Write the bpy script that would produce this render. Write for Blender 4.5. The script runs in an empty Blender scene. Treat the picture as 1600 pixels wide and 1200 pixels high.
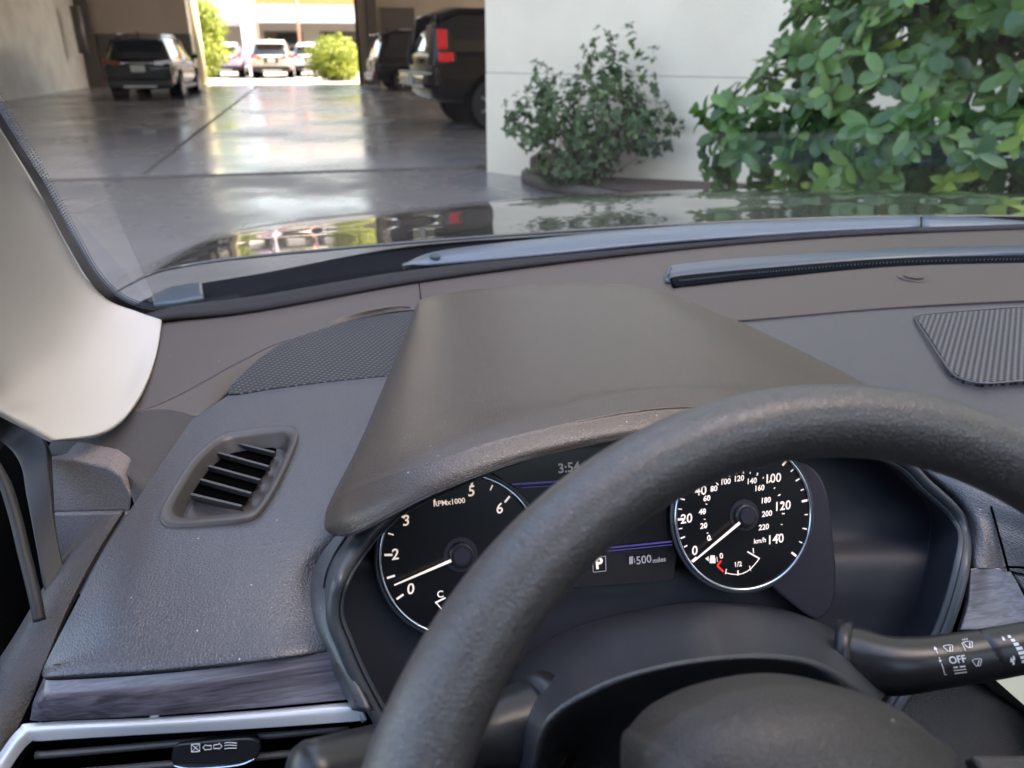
import bpy, bmesh, math, random
import numpy as np
from mathutils import Vector, Matrix, noise
random.seed(4)
S = bpy.context.scene
C = S.collection
rad = math.radians
# ------------------------------------------------------------------ camera, world, sun, exposure
EYE = 1.25                                   # lens height above the ground, metres
PITCH, YAW, FPX = rad(23.5), rad(13.1), 1200.0
FW = np.array([math.sin(YAW)*math.cos(PITCH), math.cos(YAW)*math.cos(PITCH), -math.sin(PITCH)])
RT = np.array([math.cos(YAW), -math.sin(YAW), 0.0])
UP = np.cross(RT, FW)
cd = bpy.data.cameras.new("camera"); cam = bpy.data.objects.new("camera", cd); C.objects.link(cam)
cam.location = (0, 0, EYE); cam.rotation_euler = (math.pi/2 - PITCH, 0, -YAW)
cd.lens = 27; cd.sensor_width = 36; cd.clip_start = .02; cd.clip_end = 600
cd.dof.use_dof = True; cd.dof.focus_distance = .56; cd.dof.aperture_fstop = 10
S.camera = cam
SUN_EL, SUN_AZ = rad(50), rad(94)            # azimuth measured from +Y towards +X
w = bpy.data.worlds.new("World"); S.world = w; w.use_nodes = True
nt = w.node_tree; bg = nt.nodes["Background"]
sky = nt.nodes.new("ShaderNodeTexSky"); sky.sky_type = 'NISHITA'; sky.sun_disc = False
sky.sun_elevation = SUN_EL; sky.sun_rotation = SUN_AZ; sky.dust_density = 3.5; sky.air_density = 1.4; sky.ozone_density = 2.5
nt.links.new(sky.outputs[0], bg.inputs[0]); bg.inputs[1].default_value = .15
sl = bpy.data.lights.new("sun", 'SUN'); sl.energy = 4; sl.angle = rad(.5); sl.color = (1, .94, .84)
so = bpy.data.objects.new("sun", sl); C.objects.link(so)
sd = Vector((math.sin(SUN_AZ)*math.cos(SUN_EL), math.cos(SUN_AZ)*math.cos(SUN_EL), math.sin(SUN_EL)))
so.rotation_euler = sd.to_track_quat('Z', 'Y').to_euler(); so.location = (0, 0, 40)
S.view_settings.view_transform = 'Standard'; S.view_settings.look = 'None'
S.view_settings.use_white_balance = True; S.view_settings.white_balance_temperature = 7350; S.view_settings.white_balance_tint = 16
S.view_settings.exposure = 2.7; S.view_settings.gamma = 1
S.cycles.max_bounces = 8; S.cycles.transparent_max_bounces = 16
S.cycles.caustics_reflective = False; S.cycles.caustics_refractive = False
S.cycles.sample_clamp_indirect = 6

# ------------------------------------------------------------------ helpers
def ray(px, py): return FW + RT*((px-800)/FPX) - UP*((py-600)/FPX)
def at(px, py, z):
    "point at height z (relative to the lens) seen along a sight line of the photograph"
    d = ray(px, py); return Vector(d*(z/d[2])) + Vector((0, 0, EYE))
def at_y(px, py, y):
    d = ray(px, py); return Vector(d*(y/d[1])) + Vector((0, 0, EYE))
def on_plane(px, py, p0, n):
    d = Vector(ray(px, py)); o = Vector((0, 0, EYE)); t = (Vector(p0)-o).dot(n)/d.dot(n); return o + d*t

def link(name, me, m, parent=None, smooth=False):
    o = bpy.data.objects.new(name, me); C.objects.link(o)
    if m: me.materials.append(m)
    if parent: o.parent = parent; o.matrix_parent_inverse = Matrix.Identity(4)
    if smooth:
        for p in me.polygons: p.use_smooth = True
    return o
def from_data(name, vs, fs, m, parent=None, smooth=False, fix=True):
    me = bpy.data.meshes.new(name); me.from_pydata([tuple(v) for v in vs], [], fs)
    if fix:
        b = bmesh.new(); b.from_mesh(me); bmesh.ops.recalc_face_normals(b, faces=b.faces[:]); b.to_mesh(me); b.free()
    me.update()
    return link(name, me, m, parent, smooth)
def from_bm(name, b, m, parent=None, smooth=False):
    me = bpy.data.meshes.new(name); bmesh.ops.recalc_face_normals(b, faces=b.faces[:]); b.to_mesh(me); b.free()
    return link(name, me, m, parent, smooth)
def mods(o, thick=0, bev=0, sub=0, off=-1, seg=3, angle=True):
    if thick:
        s = o.modifiers.new("solid", 'SOLIDIFY'); s.thickness = thick; s.offset = off
    if bev:
        s = o.modifiers.new("bevel", 'BEVEL'); s.width = bev; s.segments = seg; s.limit_method = 'ANGLE'; s.angle_limit = rad(35)
    if sub:
        s = o.modifiers.new("sub", 'SUBSURF'); s.levels = sub; s.render_levels = sub
    return o
def cr(pts, n, closed=False):
    "Catmull-Rom through the points, n samples"
    P = [np.array(p, float) for p in pts]; k = len(P); out = []
    segs = k if closed else k-1
    for i in range(n):
        t = i/(n if closed else n-1)*segs; j = min(int(t), segs-1); u = t-j
        if closed: a, b, c, d = P[(j-1) % k], P[j % k], P[(j+1) % k], P[(j+2) % k]
        else:
            b, c = P[j], P[j+1]; a = P[j-1] if j > 0 else 2*b-c; d = P[j+2] if j+2 < k else 2*c-b
        out.append(.5*((2*b)+(-a+c)*u+(2*a-5*b+4*c-d)*u*u+(-a+3*b-3*c+d)*u**3))
    return out
def net3(name, rows, nu, nv, m, parent, thick=0, bev=0, flip=False, off=-1, smooth=True):
    "smooth patch through a grid of 3D control points"
    R = [cr(r, nu) for r in rows]
    cols = [cr([R[i][j] for i in range(len(R))], nv) for j in range(nu)]
    vs = [cols[j][i] for i in range(nv) for j in range(nu)]
    fs = []
    for i in range(nv-1):
        for j in range(nu-1):
            a = i*nu+j; f = (a, a+1, a+nu+1, a+nu)
            fs.append(f if flip else f[::-1])
    o = from_data(name, vs, fs, m, parent, smooth, fix=False)
    mods(o, thick, bev, 0, off); return o
def net(name, rows, nu, nv, m, parent, **k):
    "control points given as sight line + height"
    return net3(name, [[at(*p) for p in r] for r in rows], nu, nv, m, parent, **k)
def box(b, c, s, rot=None):
    r = bmesh.ops.create_cube(b, size=1)
    M = Matrix.Translation(c) @ (rot if rot else Matrix.Identity(4)) @ Matrix.Diagonal((*s, 1))
    bmesh.ops.transform(b, matrix=M, verts=r['verts']); return r['verts']
def boxobj(name, c, s, m, parent=None, bev=0, rot=None):
    b = bmesh.new(); box(b, c, s, rot); o = from_bm(name, b, m, parent)
    if bev: mods(o, bev=bev, seg=2)
    return o
def cyl(b, p0, p1, r0, r1=None, n=16, cap=True):
    p0, p1 = Vector(p0), Vector(p1); d = p1-p0; r1 = r0 if r1 is None else r1
    M = Matrix.Translation((p0+p1)/2) @ d.to_track_quat('Z', 'Y').to_matrix().to_4x4()
    return bmesh.ops.create_cone(b, cap_ends=cap, segments=n, radius1=r0, radius2=r1, depth=d.length, matrix=M)['verts']
def tube(name, pts, r, m, parent=None, n=10, closed=False, prof=None, caps=True):
    "swept tube; r number or list"
    P = [Vector(p) for p in pts]; k = len(P); vs = []; fs = []
    up = Vector((0, 0, 1))
    for i, p in enumerate(P):
        a = P[(i-1) % k] if (closed or i > 0) else P[i]; c = P[(i+1) % k] if (closed or i < k-1) else P[i]
        t = (c-a).normalized(); x = t.cross(up)
        if x.length < 1e-3: x = t.cross(Vector((0, 1, 0)))
        x.normalize(); y = x.cross(t).normalized(); rr = r[i] if hasattr(r, '__len__') else r
        for q in range(n):
            an = 2*math.pi*q/n
            vs.append(p + (x*math.cos(an) + y*math.sin(an))*rr)
    for i in range(k if closed else k-1):
        for q in range(n):
            a = i*n+q; b = i*n+(q+1) % n; c = ((i+1) % k)*n+(q+1) % n; d = ((i+1) % k)*n+q
            fs.append((a, b, c, d))
    if not closed and caps: fs.append(tuple(range(n))[::-1]); fs.append(tuple(range((k-1)*n, k*n)))
    return from_data(name, vs, fs, m, parent, True)
def poly_prism(name, pts, d, m, parent=None, bev=0):
    "flat polygon given by 3D points, extruded by vector d"
    n = len(pts); P = [Vector(p) for p in pts]; d = Vector(d)
    vs = P + [p+d for p in P]
    fs = [tuple(range(n)), tuple(range(n, 2*n))[::-1]] + [(i, (i+1) % n, n+(i+1) % n, n+i) for i in range(n)]
    o = from_data(name, vs, fs, m, parent)
    if bev: mods(o, bev=bev, seg=2)
    return o
def thing(name, label, cat, loc=(0, 0, 0), rz=0, group=None):
    o = bpy.data.objects.new(name, None); C.objects.link(o); o.location = loc; o.rotation_euler = (0, 0, rz)
    o.empty_display_size = .2; tag(o, label, cat, group); return o
def tag(o, label, cat, group=None):
    o['label'] = label; o['category'] = cat
    if group: o['group'] = group
    return o
def struct(o): o['kind'] = 'structure'; return o
def copy_tree(o, parent=None):
    c = o.copy(); C.objects.link(c)
    if parent: c.parent = parent
    for ch in list(o.children): copy_tree(ch, c)
    return c

# ------------------------------------------------------------------ materials
def mat(name, col, rough=.5, metal=0, bump=None, var=None, coat=0, coat_rough=.05, emit=None, spec=.5, dust=0, sheen=0, rvar=0):
    m = bpy.data.materials.new(name); m.use_nodes = True; t = m.node_tree; N = t.nodes; L = t.links
    p = N["Principled BSDF"]; p.inputs["Base Color"].default_value = (*col, 1)
    p.inputs["Roughness"].default_value = rough; p.inputs["Metallic"].default_value = metal
    p.inputs["Coat Weight"].default_value = coat; p.inputs["Coat Roughness"].default_value = coat_rough
    p.inputs["Specular IOR Level"].default_value = spec
    if sheen: p.inputs["Sheen Weight"].default_value = sheen
    if emit: p.inputs["Emission Color"].default_value = (*emit[:3], 1); p.inputs["Emission Strength"].default_value = emit[3]
    tc = N.new("ShaderNodeTexCoord")
    colsock = None
    if var:                       # (scale, second colour, contrast)
        n = N.new("ShaderNodeTexNoise"); n.inputs["Scale"].default_value = var[0]; n.inputs["Detail"].default_value = 6
        L.new(tc.outputs["Object"], n.inputs["Vector"])
        r = N.new("ShaderNodeMapRange"); r.inputs[1].default_value = .5-.5/var[2]*.5; r.inputs[2].default_value = .5+.5/var[2]*.5
        L.new(n.outputs[0], r.inputs[0])
        x = N.new("ShaderNodeMix"); x.data_type = 'RGBA'; x.inputs[6].default_value = (*col, 1); x.inputs[7].default_value = (*var[1], 1)
        L.new(r.outputs[0], x.inputs[0]); colsock = x.outputs[2]
        if rvar:
            q = N.new("ShaderNodeMapRange"); q.inputs[3].default_value = rough; q.inputs[4].default_value = rough+rvar
            L.new(r.outputs[0], q.inputs[0]); L.new(q.outputs[0], p.inputs["Roughness"])
    if dust:
        v = N.new("ShaderNodeTexVoronoi"); v.inputs["Scale"].default_value = 230; L.new(tc.outputs["Object"], v.inputs["Vector"])
        wn = N.new("ShaderNodeTexWhiteNoise"); L.new(v.outputs["Position"], wn.inputs["Vector"])
        a = N.new("ShaderNodeMath"); a.operation = 'LESS_THAN'; a.inputs[1].default_value = .11; L.new(v.outputs["Distance"], a.inputs[0])
        b = N.new("ShaderNodeMath"); b.operation = 'LESS_THAN'; b.inputs[1].default_value = dust; L.new(wn.outputs["Value"], b.inputs[0])
        c = N.new("ShaderNodeMath"); c.operation = 'MULTIPLY'; L.new(a.outputs[0], c.inputs[0]); L.new(b.outputs[0], c.inputs[1])
        x = N.new("ShaderNodeMix"); x.data_type = 'RGBA'; x.inputs[7].default_value = (.45, .44, .42, 1)
        if colsock: L.new(colsock, x.inputs[6])
        else: x.inputs[6].default_value = (*col, 1)
        L.new(c.outputs[0], x.inputs[0]); colsock = x.outputs[2]
    if colsock: L.new(colsock, p.inputs["Base Color"])
    if bump:                      # (kind, scale, strength, distance)
        kind, sc, st, di = bump
        if kind == 'leather':
            v = N.new("ShaderNodeTexVoronoi"); v.feature = 'DISTANCE_TO_EDGE'; v.inputs["Scale"].default_value = sc
            nn = N.new("ShaderNodeTexNoise"); nn.inputs["Scale"].default_value = sc*.9; nn.inputs["Detail"].default_value = 2
            L.new(tc.outputs["Object"], nn.inputs["Vector"])
            mx = N.new("ShaderNodeVectorMath"); mx.operation = 'MULTIPLY_ADD'; mx.inputs[1].default_value = (.9/sc,)*3
            L.new(nn.outputs["Color"], mx.inputs[0]); L.new(tc.outputs["Object"], mx.inputs[2]); L.new(mx.outputs[0], v.inputs["Vector"])
            ms = N.new("ShaderNodeMapRange"); ms.interpolation_type = 'SMOOTHSTEP'; ms.inputs[1].default_value = 0; ms.inputs[2].default_value = .28; L.new(v.outputs["Distance"], ms.inputs[0])
            h = ms.outputs[0]
        else:
            v = N.new("ShaderNodeTexNoise"); v.inputs["Scale"].default_value = sc; v.inputs["Detail"].default_value = 4
            L.new(tc.outputs["Object"], v.inputs["Vector"]); h = v.outputs[0]
        b = N.new("ShaderNodeBump"); b.inputs["Strength"].default_value = st; b.inputs["Distance"].default_value = di
        L.new(h, b.inputs["Height"]); L.new(b.outputs[0], p.inputs["Normal"])
    return m
def glass(name, tint=(.9, .93, .9), dark=False):
    m = bpy.data.materials.new(name); m.use_nodes = True; t = m.node_tree; N = t.nodes; L = t.links
    N.remove(N["Principled BSDF"]); out = N["Material Output"]
    tr = N.new("ShaderNodeBsdfTransparent"); tr.inputs[0].default_value = (*tint, 1)
    g = N.new("ShaderNodeBsdfGlossy"); g.inputs["Roughness"].default_value = .0
    lw = N.new("ShaderNodeLayerWeight"); lw.inputs[0].default_value = .5
    pw = N.new("ShaderNodeMath"); pw.operation = 'POWER'; pw.inputs[1].default_value = 5; L.new(lw.outputs["Facing"], pw.inputs[0])
    fr = N.new("ShaderNodeMath"); fr.operation = 'MULTIPLY_ADD'; fr.inputs[1].default_value = .7; fr.inputs[2].default_value = .02; L.new(pw.outputs[0], fr.inputs[0])
    mx = N.new("ShaderNodeMixShader"); L.new(fr.outputs[0], mx.inputs[0]); L.new(tr.outputs[0], mx.inputs[1]); L.new(g.outputs[0], mx.inputs[2])
    L.new(mx.outputs[0], out.inputs[0]); return m
def brick_like_grille(name, sc, rot, col, hole, fill=.62):
    "perforated mesh pattern: rows of small dark openings"
    m = bpy.data.materials.new(name); m.use_nodes = True; t = m.node_tree; N = t.nodes; L = t.links; p = N["Principled BSDF"]
    tc = N.new("ShaderNodeTexCoord"); mp = N.new("ShaderNodeMapping"); mp.inputs["Rotation"].default_value = (0, 0, rot); mp.inputs["Scale"].default_value = (sc, sc, 0)
    L.new(tc.outputs["Object"], mp.inputs[0]); v = N.new("ShaderNodeTexVoronoi"); v.voronoi_dimensions = '2D'; v.inputs["Scale"].default_value = 1; v.inputs["Randomness"].default_value = 0
    v.distance = 'MANHATTAN'
    L.new(mp.outputs[0], v.inputs["Vector"])
    r = N.new("ShaderNodeMapRange"); r.inputs[1].default_value = fill-.16; r.inputs[2].default_value = fill; L.new(v.outputs["Distance"], r.inputs[0])
    x = N.new("ShaderNodeMix"); x.data_type = 'RGBA'; x.inputs[6].default_value = (*hole, 1); x.inputs[7].default_value = (*col, 1)
    L.new(r.outputs[0], x.inputs[0]); L.new(x.outputs[2], p.inputs["Base Color"]); p.inputs["Roughness"].default_value = .5
    b = N.new("ShaderNodeBump"); b.inputs["Strength"].default_value = .8; b.inputs["Distance"].default_value = .002
    L.new(r.outputs[0], b.inputs["Height"]); L.new(b.outputs[0], p.inputs["Normal"]); return m
def wood(name, a, b_, rough=.3):
    m = bpy.data.materials.new(name); m.use_nodes = True; t = m.node_tree; N = t.nodes; L = t.links; p = N["Principled BSDF"]
    tc = N.new("ShaderNodeTexCoord"); mp = N.new("ShaderNodeMapping"); mp.inputs["Scale"].default_value = (12, 330, 330); mp.inputs["Rotation"].default_value = (0, 0, rad(-4))
    L.new(tc.outputs["Object"], mp.inputs[0]); n = N.new("ShaderNodeTexNoise"); n.inputs["Scale"].default_value = 1; n.inputs["Detail"].default_value = 8; n.inputs["Distortion"].default_value = 1.2
    L.new(mp.outputs[0], n.inputs["Vector"]); r = N.new("ShaderNodeMapRange"); r.inputs[1].default_value = .35; r.inputs[2].default_value = .68; L.new(n.outputs[0], r.inputs[0])
    x = N.new("ShaderNodeMix"); x.data_type = 'RGBA'; x.inputs[6].default_value = (*a, 1); x.inputs[7].default_value = (*b_, 1); L.new(r.outputs[0], x.inputs[0]); L.new(x.outputs[2], p.inputs["Base Color"])
    p.inputs["Roughness"].default_value = rough; p.inputs["Coat Weight"].default_value = .6; p.inputs["Coat Roughness"].default_value = .18
    b = N.new("ShaderNodeBump"); b.inputs["Strength"].default_value = .25; b.inputs["Distance"].default_value = .0006; L.new(n.outputs[0], b.inputs["Height"]); L.new(b.outputs[0], p.inputs["Normal"])
    return m
def leafmat(name, c1, c2, c3, rough=.35, trans=.25):
    "leaf colour differs from leaf to leaf"
    m = bpy.data.materials.new(name); m.use_nodes = True; t = m.node_tree; N = t.nodes; L = t.links; p = N["Principled BSDF"]
    a = N.new("ShaderNodeAttribute"); a.attribute_name = "leaf"
    r = N.new("ShaderNodeValToRGB"); e = r.color_ramp.elements; e[0].color = (*c1, 1); e[1].color = (*c3, 1); e[1].position = 1
    k = r.color_ramp.elements.new(.55); k.color = (*c2, 1); L.new(a.outputs["Fac"], r.inputs[0]); L.new(r.outputs[0], p.inputs["Base Color"])
    p.inputs["Roughness"].default_value = rough
    tl = N.new("ShaderNodeBsdfTranslucent"); L.new(r.outputs[0], tl.inputs[0]); mx = N.new("ShaderNodeMixShader"); mx.inputs[0].default_value = trans
    L.new(p.outputs[0], mx.inputs[1]); L.new(tl.outputs[0], mx.inputs[2]); L.new(mx.outputs[0], N["Material Output"].inputs[0]); return m

M = {}
M['pad'] = mat('dash_pad_grey', (.034, .033, .043), .40, bump=('leather', 480, .55, .0003), dust=.035, var=(3, (.040, .038, .046), 1.5), spec=.9, coat=.15, coat_rough=.35)
M['deck'] = mat('dash_deck_brown_grey', (.066, .051, .046), .48, bump=('noise', 1500, .2, .0003), dust=.006)
M['hood'] = mat('binnacle_brown_grey', (.046, .028, .022), .40, bump=('leather', 560, .6, .0003), dust=.07, var=(7, (.042, .028, .021), 1.4), spec=.8, coat=.35, coat_rough=.36)
M['rim'] = mat('wheel_leather', (.036, .032, .034), .42, bump=('leather', 560, .75, .00036), spec=.9, coat=.5, coat_rough=.38)
M['shroud'] = mat('column_plastic', (.024, .025, .031),   .36, bump=('leather', 650, .6, .00025), dust=.01, spec=.9, coat=.5, coat_rough=.35)
M['hub'] = mat('wheel_pad_plastic', (.036, .030, .027), .4, bump=('leather', 560, .6, .00025), dust=.012, coat=.2, coat_rough=.4)
M['black'] = mat('black_plastic', (.012, .012, .014), .35)
M['satin'] = mat('satin_black_plastic', (.018, .018, .020), .3, bump=('noise', 900, .1, .0003))
M['void'] = mat('dark_cavity', (.002, .002, .002), .9, spec=0)
M['navy'] = mat('cluster_housing', (.013, .015, .024), .55, bump=('noise', 1200, .15, .0003))
M['bezel'] = mat('bezel_grey', (.045, .052, .062), .35, bump=('noise', 1600, .2, .0003))
M['pod'] = mat('gauge_pod', (.030, .028, .040), .3)
M['silver'] = mat('satin_silver', (.66, .67, .70), .33, metal=.35)
M['chrome'] = mat('chrome_ring', (.55, .60, .68), .18, metal=1)
M['pillar'] = mat('pillar_trim_cloth', (.47, .455, .435), .75, bump=('noise', 1400, .25, .0004))
M['grain'] = mat('coarse_grain_plastic', (.040, .034, .034), .5, bump=('leather', 500, .7, .0003))
M['speck'] = mat('speckled_grey_plastic', (.21, .165, .16), .55, bump=('noise', 700, .8, .0008), var=(700, (.13, .115, .12), 2))
M['door'] = mat('door_black', (.004, .004, .005), .8, spec=.2)
M['doorseal'] = mat('door_seal_rubber', (.012, .011, .012), .6)
M['felt'] = mat('black_felt', (.012, .010, .012), .9, bump=('noise', 900, 1, .001))
M['woodL'] = wood('dark_grey_wood_trim', (.050, .045, .055), (.15, .135, .165))
M['grilleL'] = brick_like_grille('speaker_mesh', 190, rad(32), (.10, .10, .115), (.008, .008, .010), .75)
M['grilleC'] = brick_like_grille('speaker_mesh_centre', 200, rad(45), (.12, .12, .125), (.012, .012, .014), .6)
M['strip'] = mat('defroster_strip_blue_grey', (.055, .075, .10), .3, bump=('noise', 1200, .15, .0003))
M['face'] = mat('dial_black', (.006, .006, .008), .25)
M['white'] = mat('lit_white_marks', (.8, .8, .8), .5, emit=(1, .80, .66, .085))
M['whitedim'] = mat('lit_dim_marks', (.3, .3, .34), .5, emit=(.62, .5, .6, .022))
M['red'] = mat('lit_red_marks', (.7, .03, .03), .5, emit=(1, .03, .03, .10))
M['violet'] = mat('lit_violet_line', (.06, .05, .25), .4, emit=(.14, .11, .5, .03))
M['print'] = mat('white_print', (.72, .72, .72), .5)
M['screen'] = mat('display_glass', (.008, .008, .010), .18, emit=(.05, .06, .06, .01))
M['nav'] = mat('lit_map_screen', (.3, .36, .33), .2, emit=(.62, .70, .62, .10))
M['paint'] = mat('car_paint_dark', (.022, .024, .024), .4, metal=.3, coat=1, coat_rough=.02)
M['blackpaint'] = mat('black_car_paint', (.003, .003, .004), .22, coat=.2, spec=.35, coat_rough=.03)
M['cowl'] = mat('cowl_black', (.005, .006, .008), .9, spec=.05)
M['cowlsky'] = mat('cowl_cover_sky_blue', (.11, .14, .18), .3, bump=('noise', 300, .2, .0005))  # blue of the sky reflection is put into the base colour
M['headliner'] = mat('headliner_cloth', (.45, .43, .40), .9)
M['seat'] = mat('seat_cloth', (.10, .088, .085), .8)
M['wind'] = glass('windshield_glass', (.96, .96, .93))
M['sideglass'] = glass('side_glass', (.82, .86, .83))
M['carglass'] = mat('dark_car_glass', (.010, .012, .014), .06, coat=1, coat_rough=.02)
M['tyre'] = mat('tyre_rubber', (.02, .02, .02), .8)
M['rimm'] = mat('wheel_alloy', (.45, .45, .46), .3, metal=.8)
M['tail'] = mat('tail_light_red', (.55, .01, .015), .15, coat=1, emit=(1, .02, .04, .03))
M['taild'] = mat('tail_light_unlit', (.20, .008, .015), .12, coat=1)
M['chromecar'] = mat('chrome_trim', (.75, .76, .78), .12, metal=1)
M['plate'] = mat('licence_plate', (.55, .56, .55), .4)
M['white_wall'] = mat('painted_white_wall', (.86, .75, .60), .8, var=(1.0, (.72, .625, .49), 1.3), bump=('noise', 45, .5, .006))
M['grey_wall'] = mat('grey_concrete_wall', (.66, .645, .62), .85, var=(1.6, (.50, .49, .475), 1.0), bump=('noise', 30, .3, .004))
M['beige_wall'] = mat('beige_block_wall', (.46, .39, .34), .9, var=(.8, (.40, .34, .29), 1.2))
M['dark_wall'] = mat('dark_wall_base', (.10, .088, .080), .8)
M['ceil'] = mat('ceiling_concrete', (.55, .52, .48), .9)
M['pipe'] = mat('grey_pipe', (.11, .10, .105), .45, metal=.3)
M['yellow'] = mat('cream_yellow_paint', (.76, .68, .46), .5)
M['floor'] = mat('garage_floor_sealed', (.29, .29, .30), .10, var=(.5, (.22, .215, .215), 1.5), rvar=.22, bump=('noise', 4, .06, .01))
M['drive'] = mat('driveway_sealed', (.21, .205, .20), .14, var=(.8, (.15, .145, .14), 2.0), rvar=.28, bump=('noise', 5, .08, .01))
M['groove'] = mat('wall_joint_grey', (.30, .30, .29), .9)
M['asphalt'] = mat('asphalt_grey', (.085, .082, .080), .5, var=(1.3, (.06, .058, .056), 1.6), bump=('noise', 140, .5, .004))
M['lot'] = mat('sunlit_concrete_lot', (.36, .33, .285), .9, var=(.7, (.28, .255, .22), 1.3))
M['mulch'] = mat('mulch_bark', (.060, .045, .038), .95, var=(40, (.11, .07, .05), 2), bump=('noise', 50, 1, .02))
M['kerb'] = mat('kerb_concrete', (.11, .092, .08), .85, var=(15, (.075, .062, .055), 1.4))
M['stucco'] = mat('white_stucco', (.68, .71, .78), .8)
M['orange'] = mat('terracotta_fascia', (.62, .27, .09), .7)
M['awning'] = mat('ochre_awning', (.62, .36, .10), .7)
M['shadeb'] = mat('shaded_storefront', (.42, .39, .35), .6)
M['brownpole'] = mat('reddish_pole_paint', (.42, .22, .16), .6)
M['twig'] = mat('twig_bark', (.11, .075, .05), .85, bump=('noise', 120, .5, .002))
M['leaf_big'] = leafmat('glossy_oval_leaf', (.048, .125, .048), (.15, .29, .070), (.42, .56, .10), .2, .4)
M['leaf_small'] = leafmat('small_dark_leaf', (.042, .080, .030), (.075, .135, .045), (.15, .22, .08), .4, .25)
M['leaf_sun'] = leafmat('yellow_green_leaf', (.16, .22, .03), (.30, .36, .04), (.50, .50, .06), .5, .35)
M['flower'] = mat('pale_bud', (.62, .62, .50), .6)
# ------------------------------------------------------------------ ground (one sheet to the horizon, sealed floor and lot laid 4 mm above)
def sheet(name, pts, z, m):
    o = from_data(name, [(x, y, z) for x, y in pts], [tuple(range(len(pts)))], m); struct(o); return o
sheet('ground', [(-300, -300), (300, -300), (300, 300), (-300, 300)], 0, M['asphalt'])
sheet('driveway', [(-8.25, -4), (3.5, -4), (9.5, 0), (1.6, 9.0), (-8.25, 9.0)], .004, M['drive'])
sheet('bounce_lot', [(14.05, 9.4), (60, 9.4), (60, 33.1), (14.05, 33.1)], .004, M['lot'])  # unseen bright lot, added to bounce sunlight into the garage
sheet('garage_floor', [(-8.25, 9.15), (1.75, 9.15), (14, 9.15), (14, 33.1), (-8.25, 33.1)], .004, M['floor'])
sheet('sunlit_lot', [(-60, 33.12), (60, 33.12), (60, 120), (-60, 120)], .004, M['lot'])
# dark joints between floor slabs (a groove filled with dark sealant)
for pts in ([(-2.0, 9.3), (-1.95, 9.3), (-2.29, 33), (-2.35, 33)],):
    o = sheet('floor_joint', pts, .008, M['dark_wall'])
o = sheet('trench_drain', [(-8.2, 8.95), (1.7, 8.95), (1.7, 9.15), (-8.2, 9.15)], .006, M['dark_wall'])

# ------------------------------------------------------------------ the garage the car faces
garage = thing('parking_garage', 'grey and beige parking garage with open drive-through, around the wet-looking floor', 'garage', (0, 9, 0))
def gpart(name, c, s, m, **k):
    o = boxobj(name, (c[0], c[1]-9, c[2]), s, m, garage, **k); return o
HG = 5.2
gpart('side_wall', (-8.4, 20.5, HG/2), (.3, 25.2, HG), M['grey_wall'])
for k in range(5): gpart('column', (14.0, 9.6+k*5.8, HG/2), (.4, .4, HG), M['beige_wall'])  # unseen side left open between columns to let light in
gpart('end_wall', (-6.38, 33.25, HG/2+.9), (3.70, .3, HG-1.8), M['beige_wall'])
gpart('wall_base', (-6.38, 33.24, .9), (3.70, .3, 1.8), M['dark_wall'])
gpart('end_wall', (7.78, 33.25, HG/2), (12.4, .3, HG), M['beige_wall'])
gpart('door_jamb', (1.56, 33.0, HG/2), (.08, .4, HG), M['void'])
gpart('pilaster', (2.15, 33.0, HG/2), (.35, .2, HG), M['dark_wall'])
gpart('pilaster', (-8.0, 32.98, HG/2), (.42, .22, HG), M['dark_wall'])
gpart('ceiling', (2.9, 21.1, HG+.1), (22.9, 24.4, .2), M['ceil'])
b = bmesh.new()
cyl(b, (-7.75, 21.2, 1.15), (-7.75, 21.2, 2.6), .16, n=14)
gp = from_bm('downpipe', b, M['pipe'], garage, True); gp.location.y = -9+9.9
for k in range(4): gpart('ceiling_beam', (2.9, 12+k*6, HG-.15), (22.6, .3, .3), M['ceil'])
gpart('wall_panel', (3.15, 33.05, 2.0), (1.3, .06, 1.5), M['dark_wall'])
pole = thing('marker_pole', 'cream yellow pole standing left of the bright garage exit', 'pole', (-4.40, 33.75, 0))
b = bmesh.new(); cyl(b, (0, 0, 0), (0, 0, 4.3), .17, n=18); from_bm('post', b, M['yellow'], pole, True)
b = bmesh.new(); cyl(b, (0, 0, 0), (0, 0, .05), .25, n=18); from_bm('base_plate', b, M['yellow'], pole)

# tall building on the right whose oblique wall carries the two shrubs
P0 = Vector((1.72, 8.62, 0)); DW = Vector((.652, -.758, 0)).normalized(); NW = Vector((-DW.y, DW.x, 0))   # NW points away from the lot
bld = thing('white_building', 'pale painted concrete building wall running behind the two shrubs', 'building', P0)
TH, HB = .35, 17
def wallslab(name, s0, s1, z0, z1, off, th, m):
    a = DW*s0 + NW*off; c = DW*s1 + NW*off; n = NW*th
    pts = [a, c, c+n, a+n]; o = poly_prism(name, [Vector((p.x, p.y, z0)) for p in pts], (0, 0, z1-z0), m, bld); return o
zj = 1.03
wallslab('wall_lower', 0, 30, 0, zj-.004, 0, TH, M['white_wall'])
wallslab('wall_joint', .01, 30, zj-.004, zj+.004, .008, TH-.02, M['groove'])
wallslab('wall_upper', 0, 30, zj+.004, HB, 0.004, TH, M['white_wall'])
# unseen mass added behind the wall, tall enough to throw shade over the lot
E0 = P0 + DW*30
pts = [NW*(TH+.01), DW*30 + NW*(TH+.01), Vector((40, -14, 0))-P0, Vector((40, 9.2, 0))-P0, Vector((2.3, 9.2, 0))-P0]
poly_prism('shading_mass', [Vector((p.x, p.y, 0)) for p in pts], (0, 0, HB), M['white_wall'], bld)
gpart('roof_parapet', (-3.3, 9.1, HG+.6), (9.9, .3, 1.0), M['white_wall'])
for s, zz in ((.0, 1.9),): pass

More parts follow.
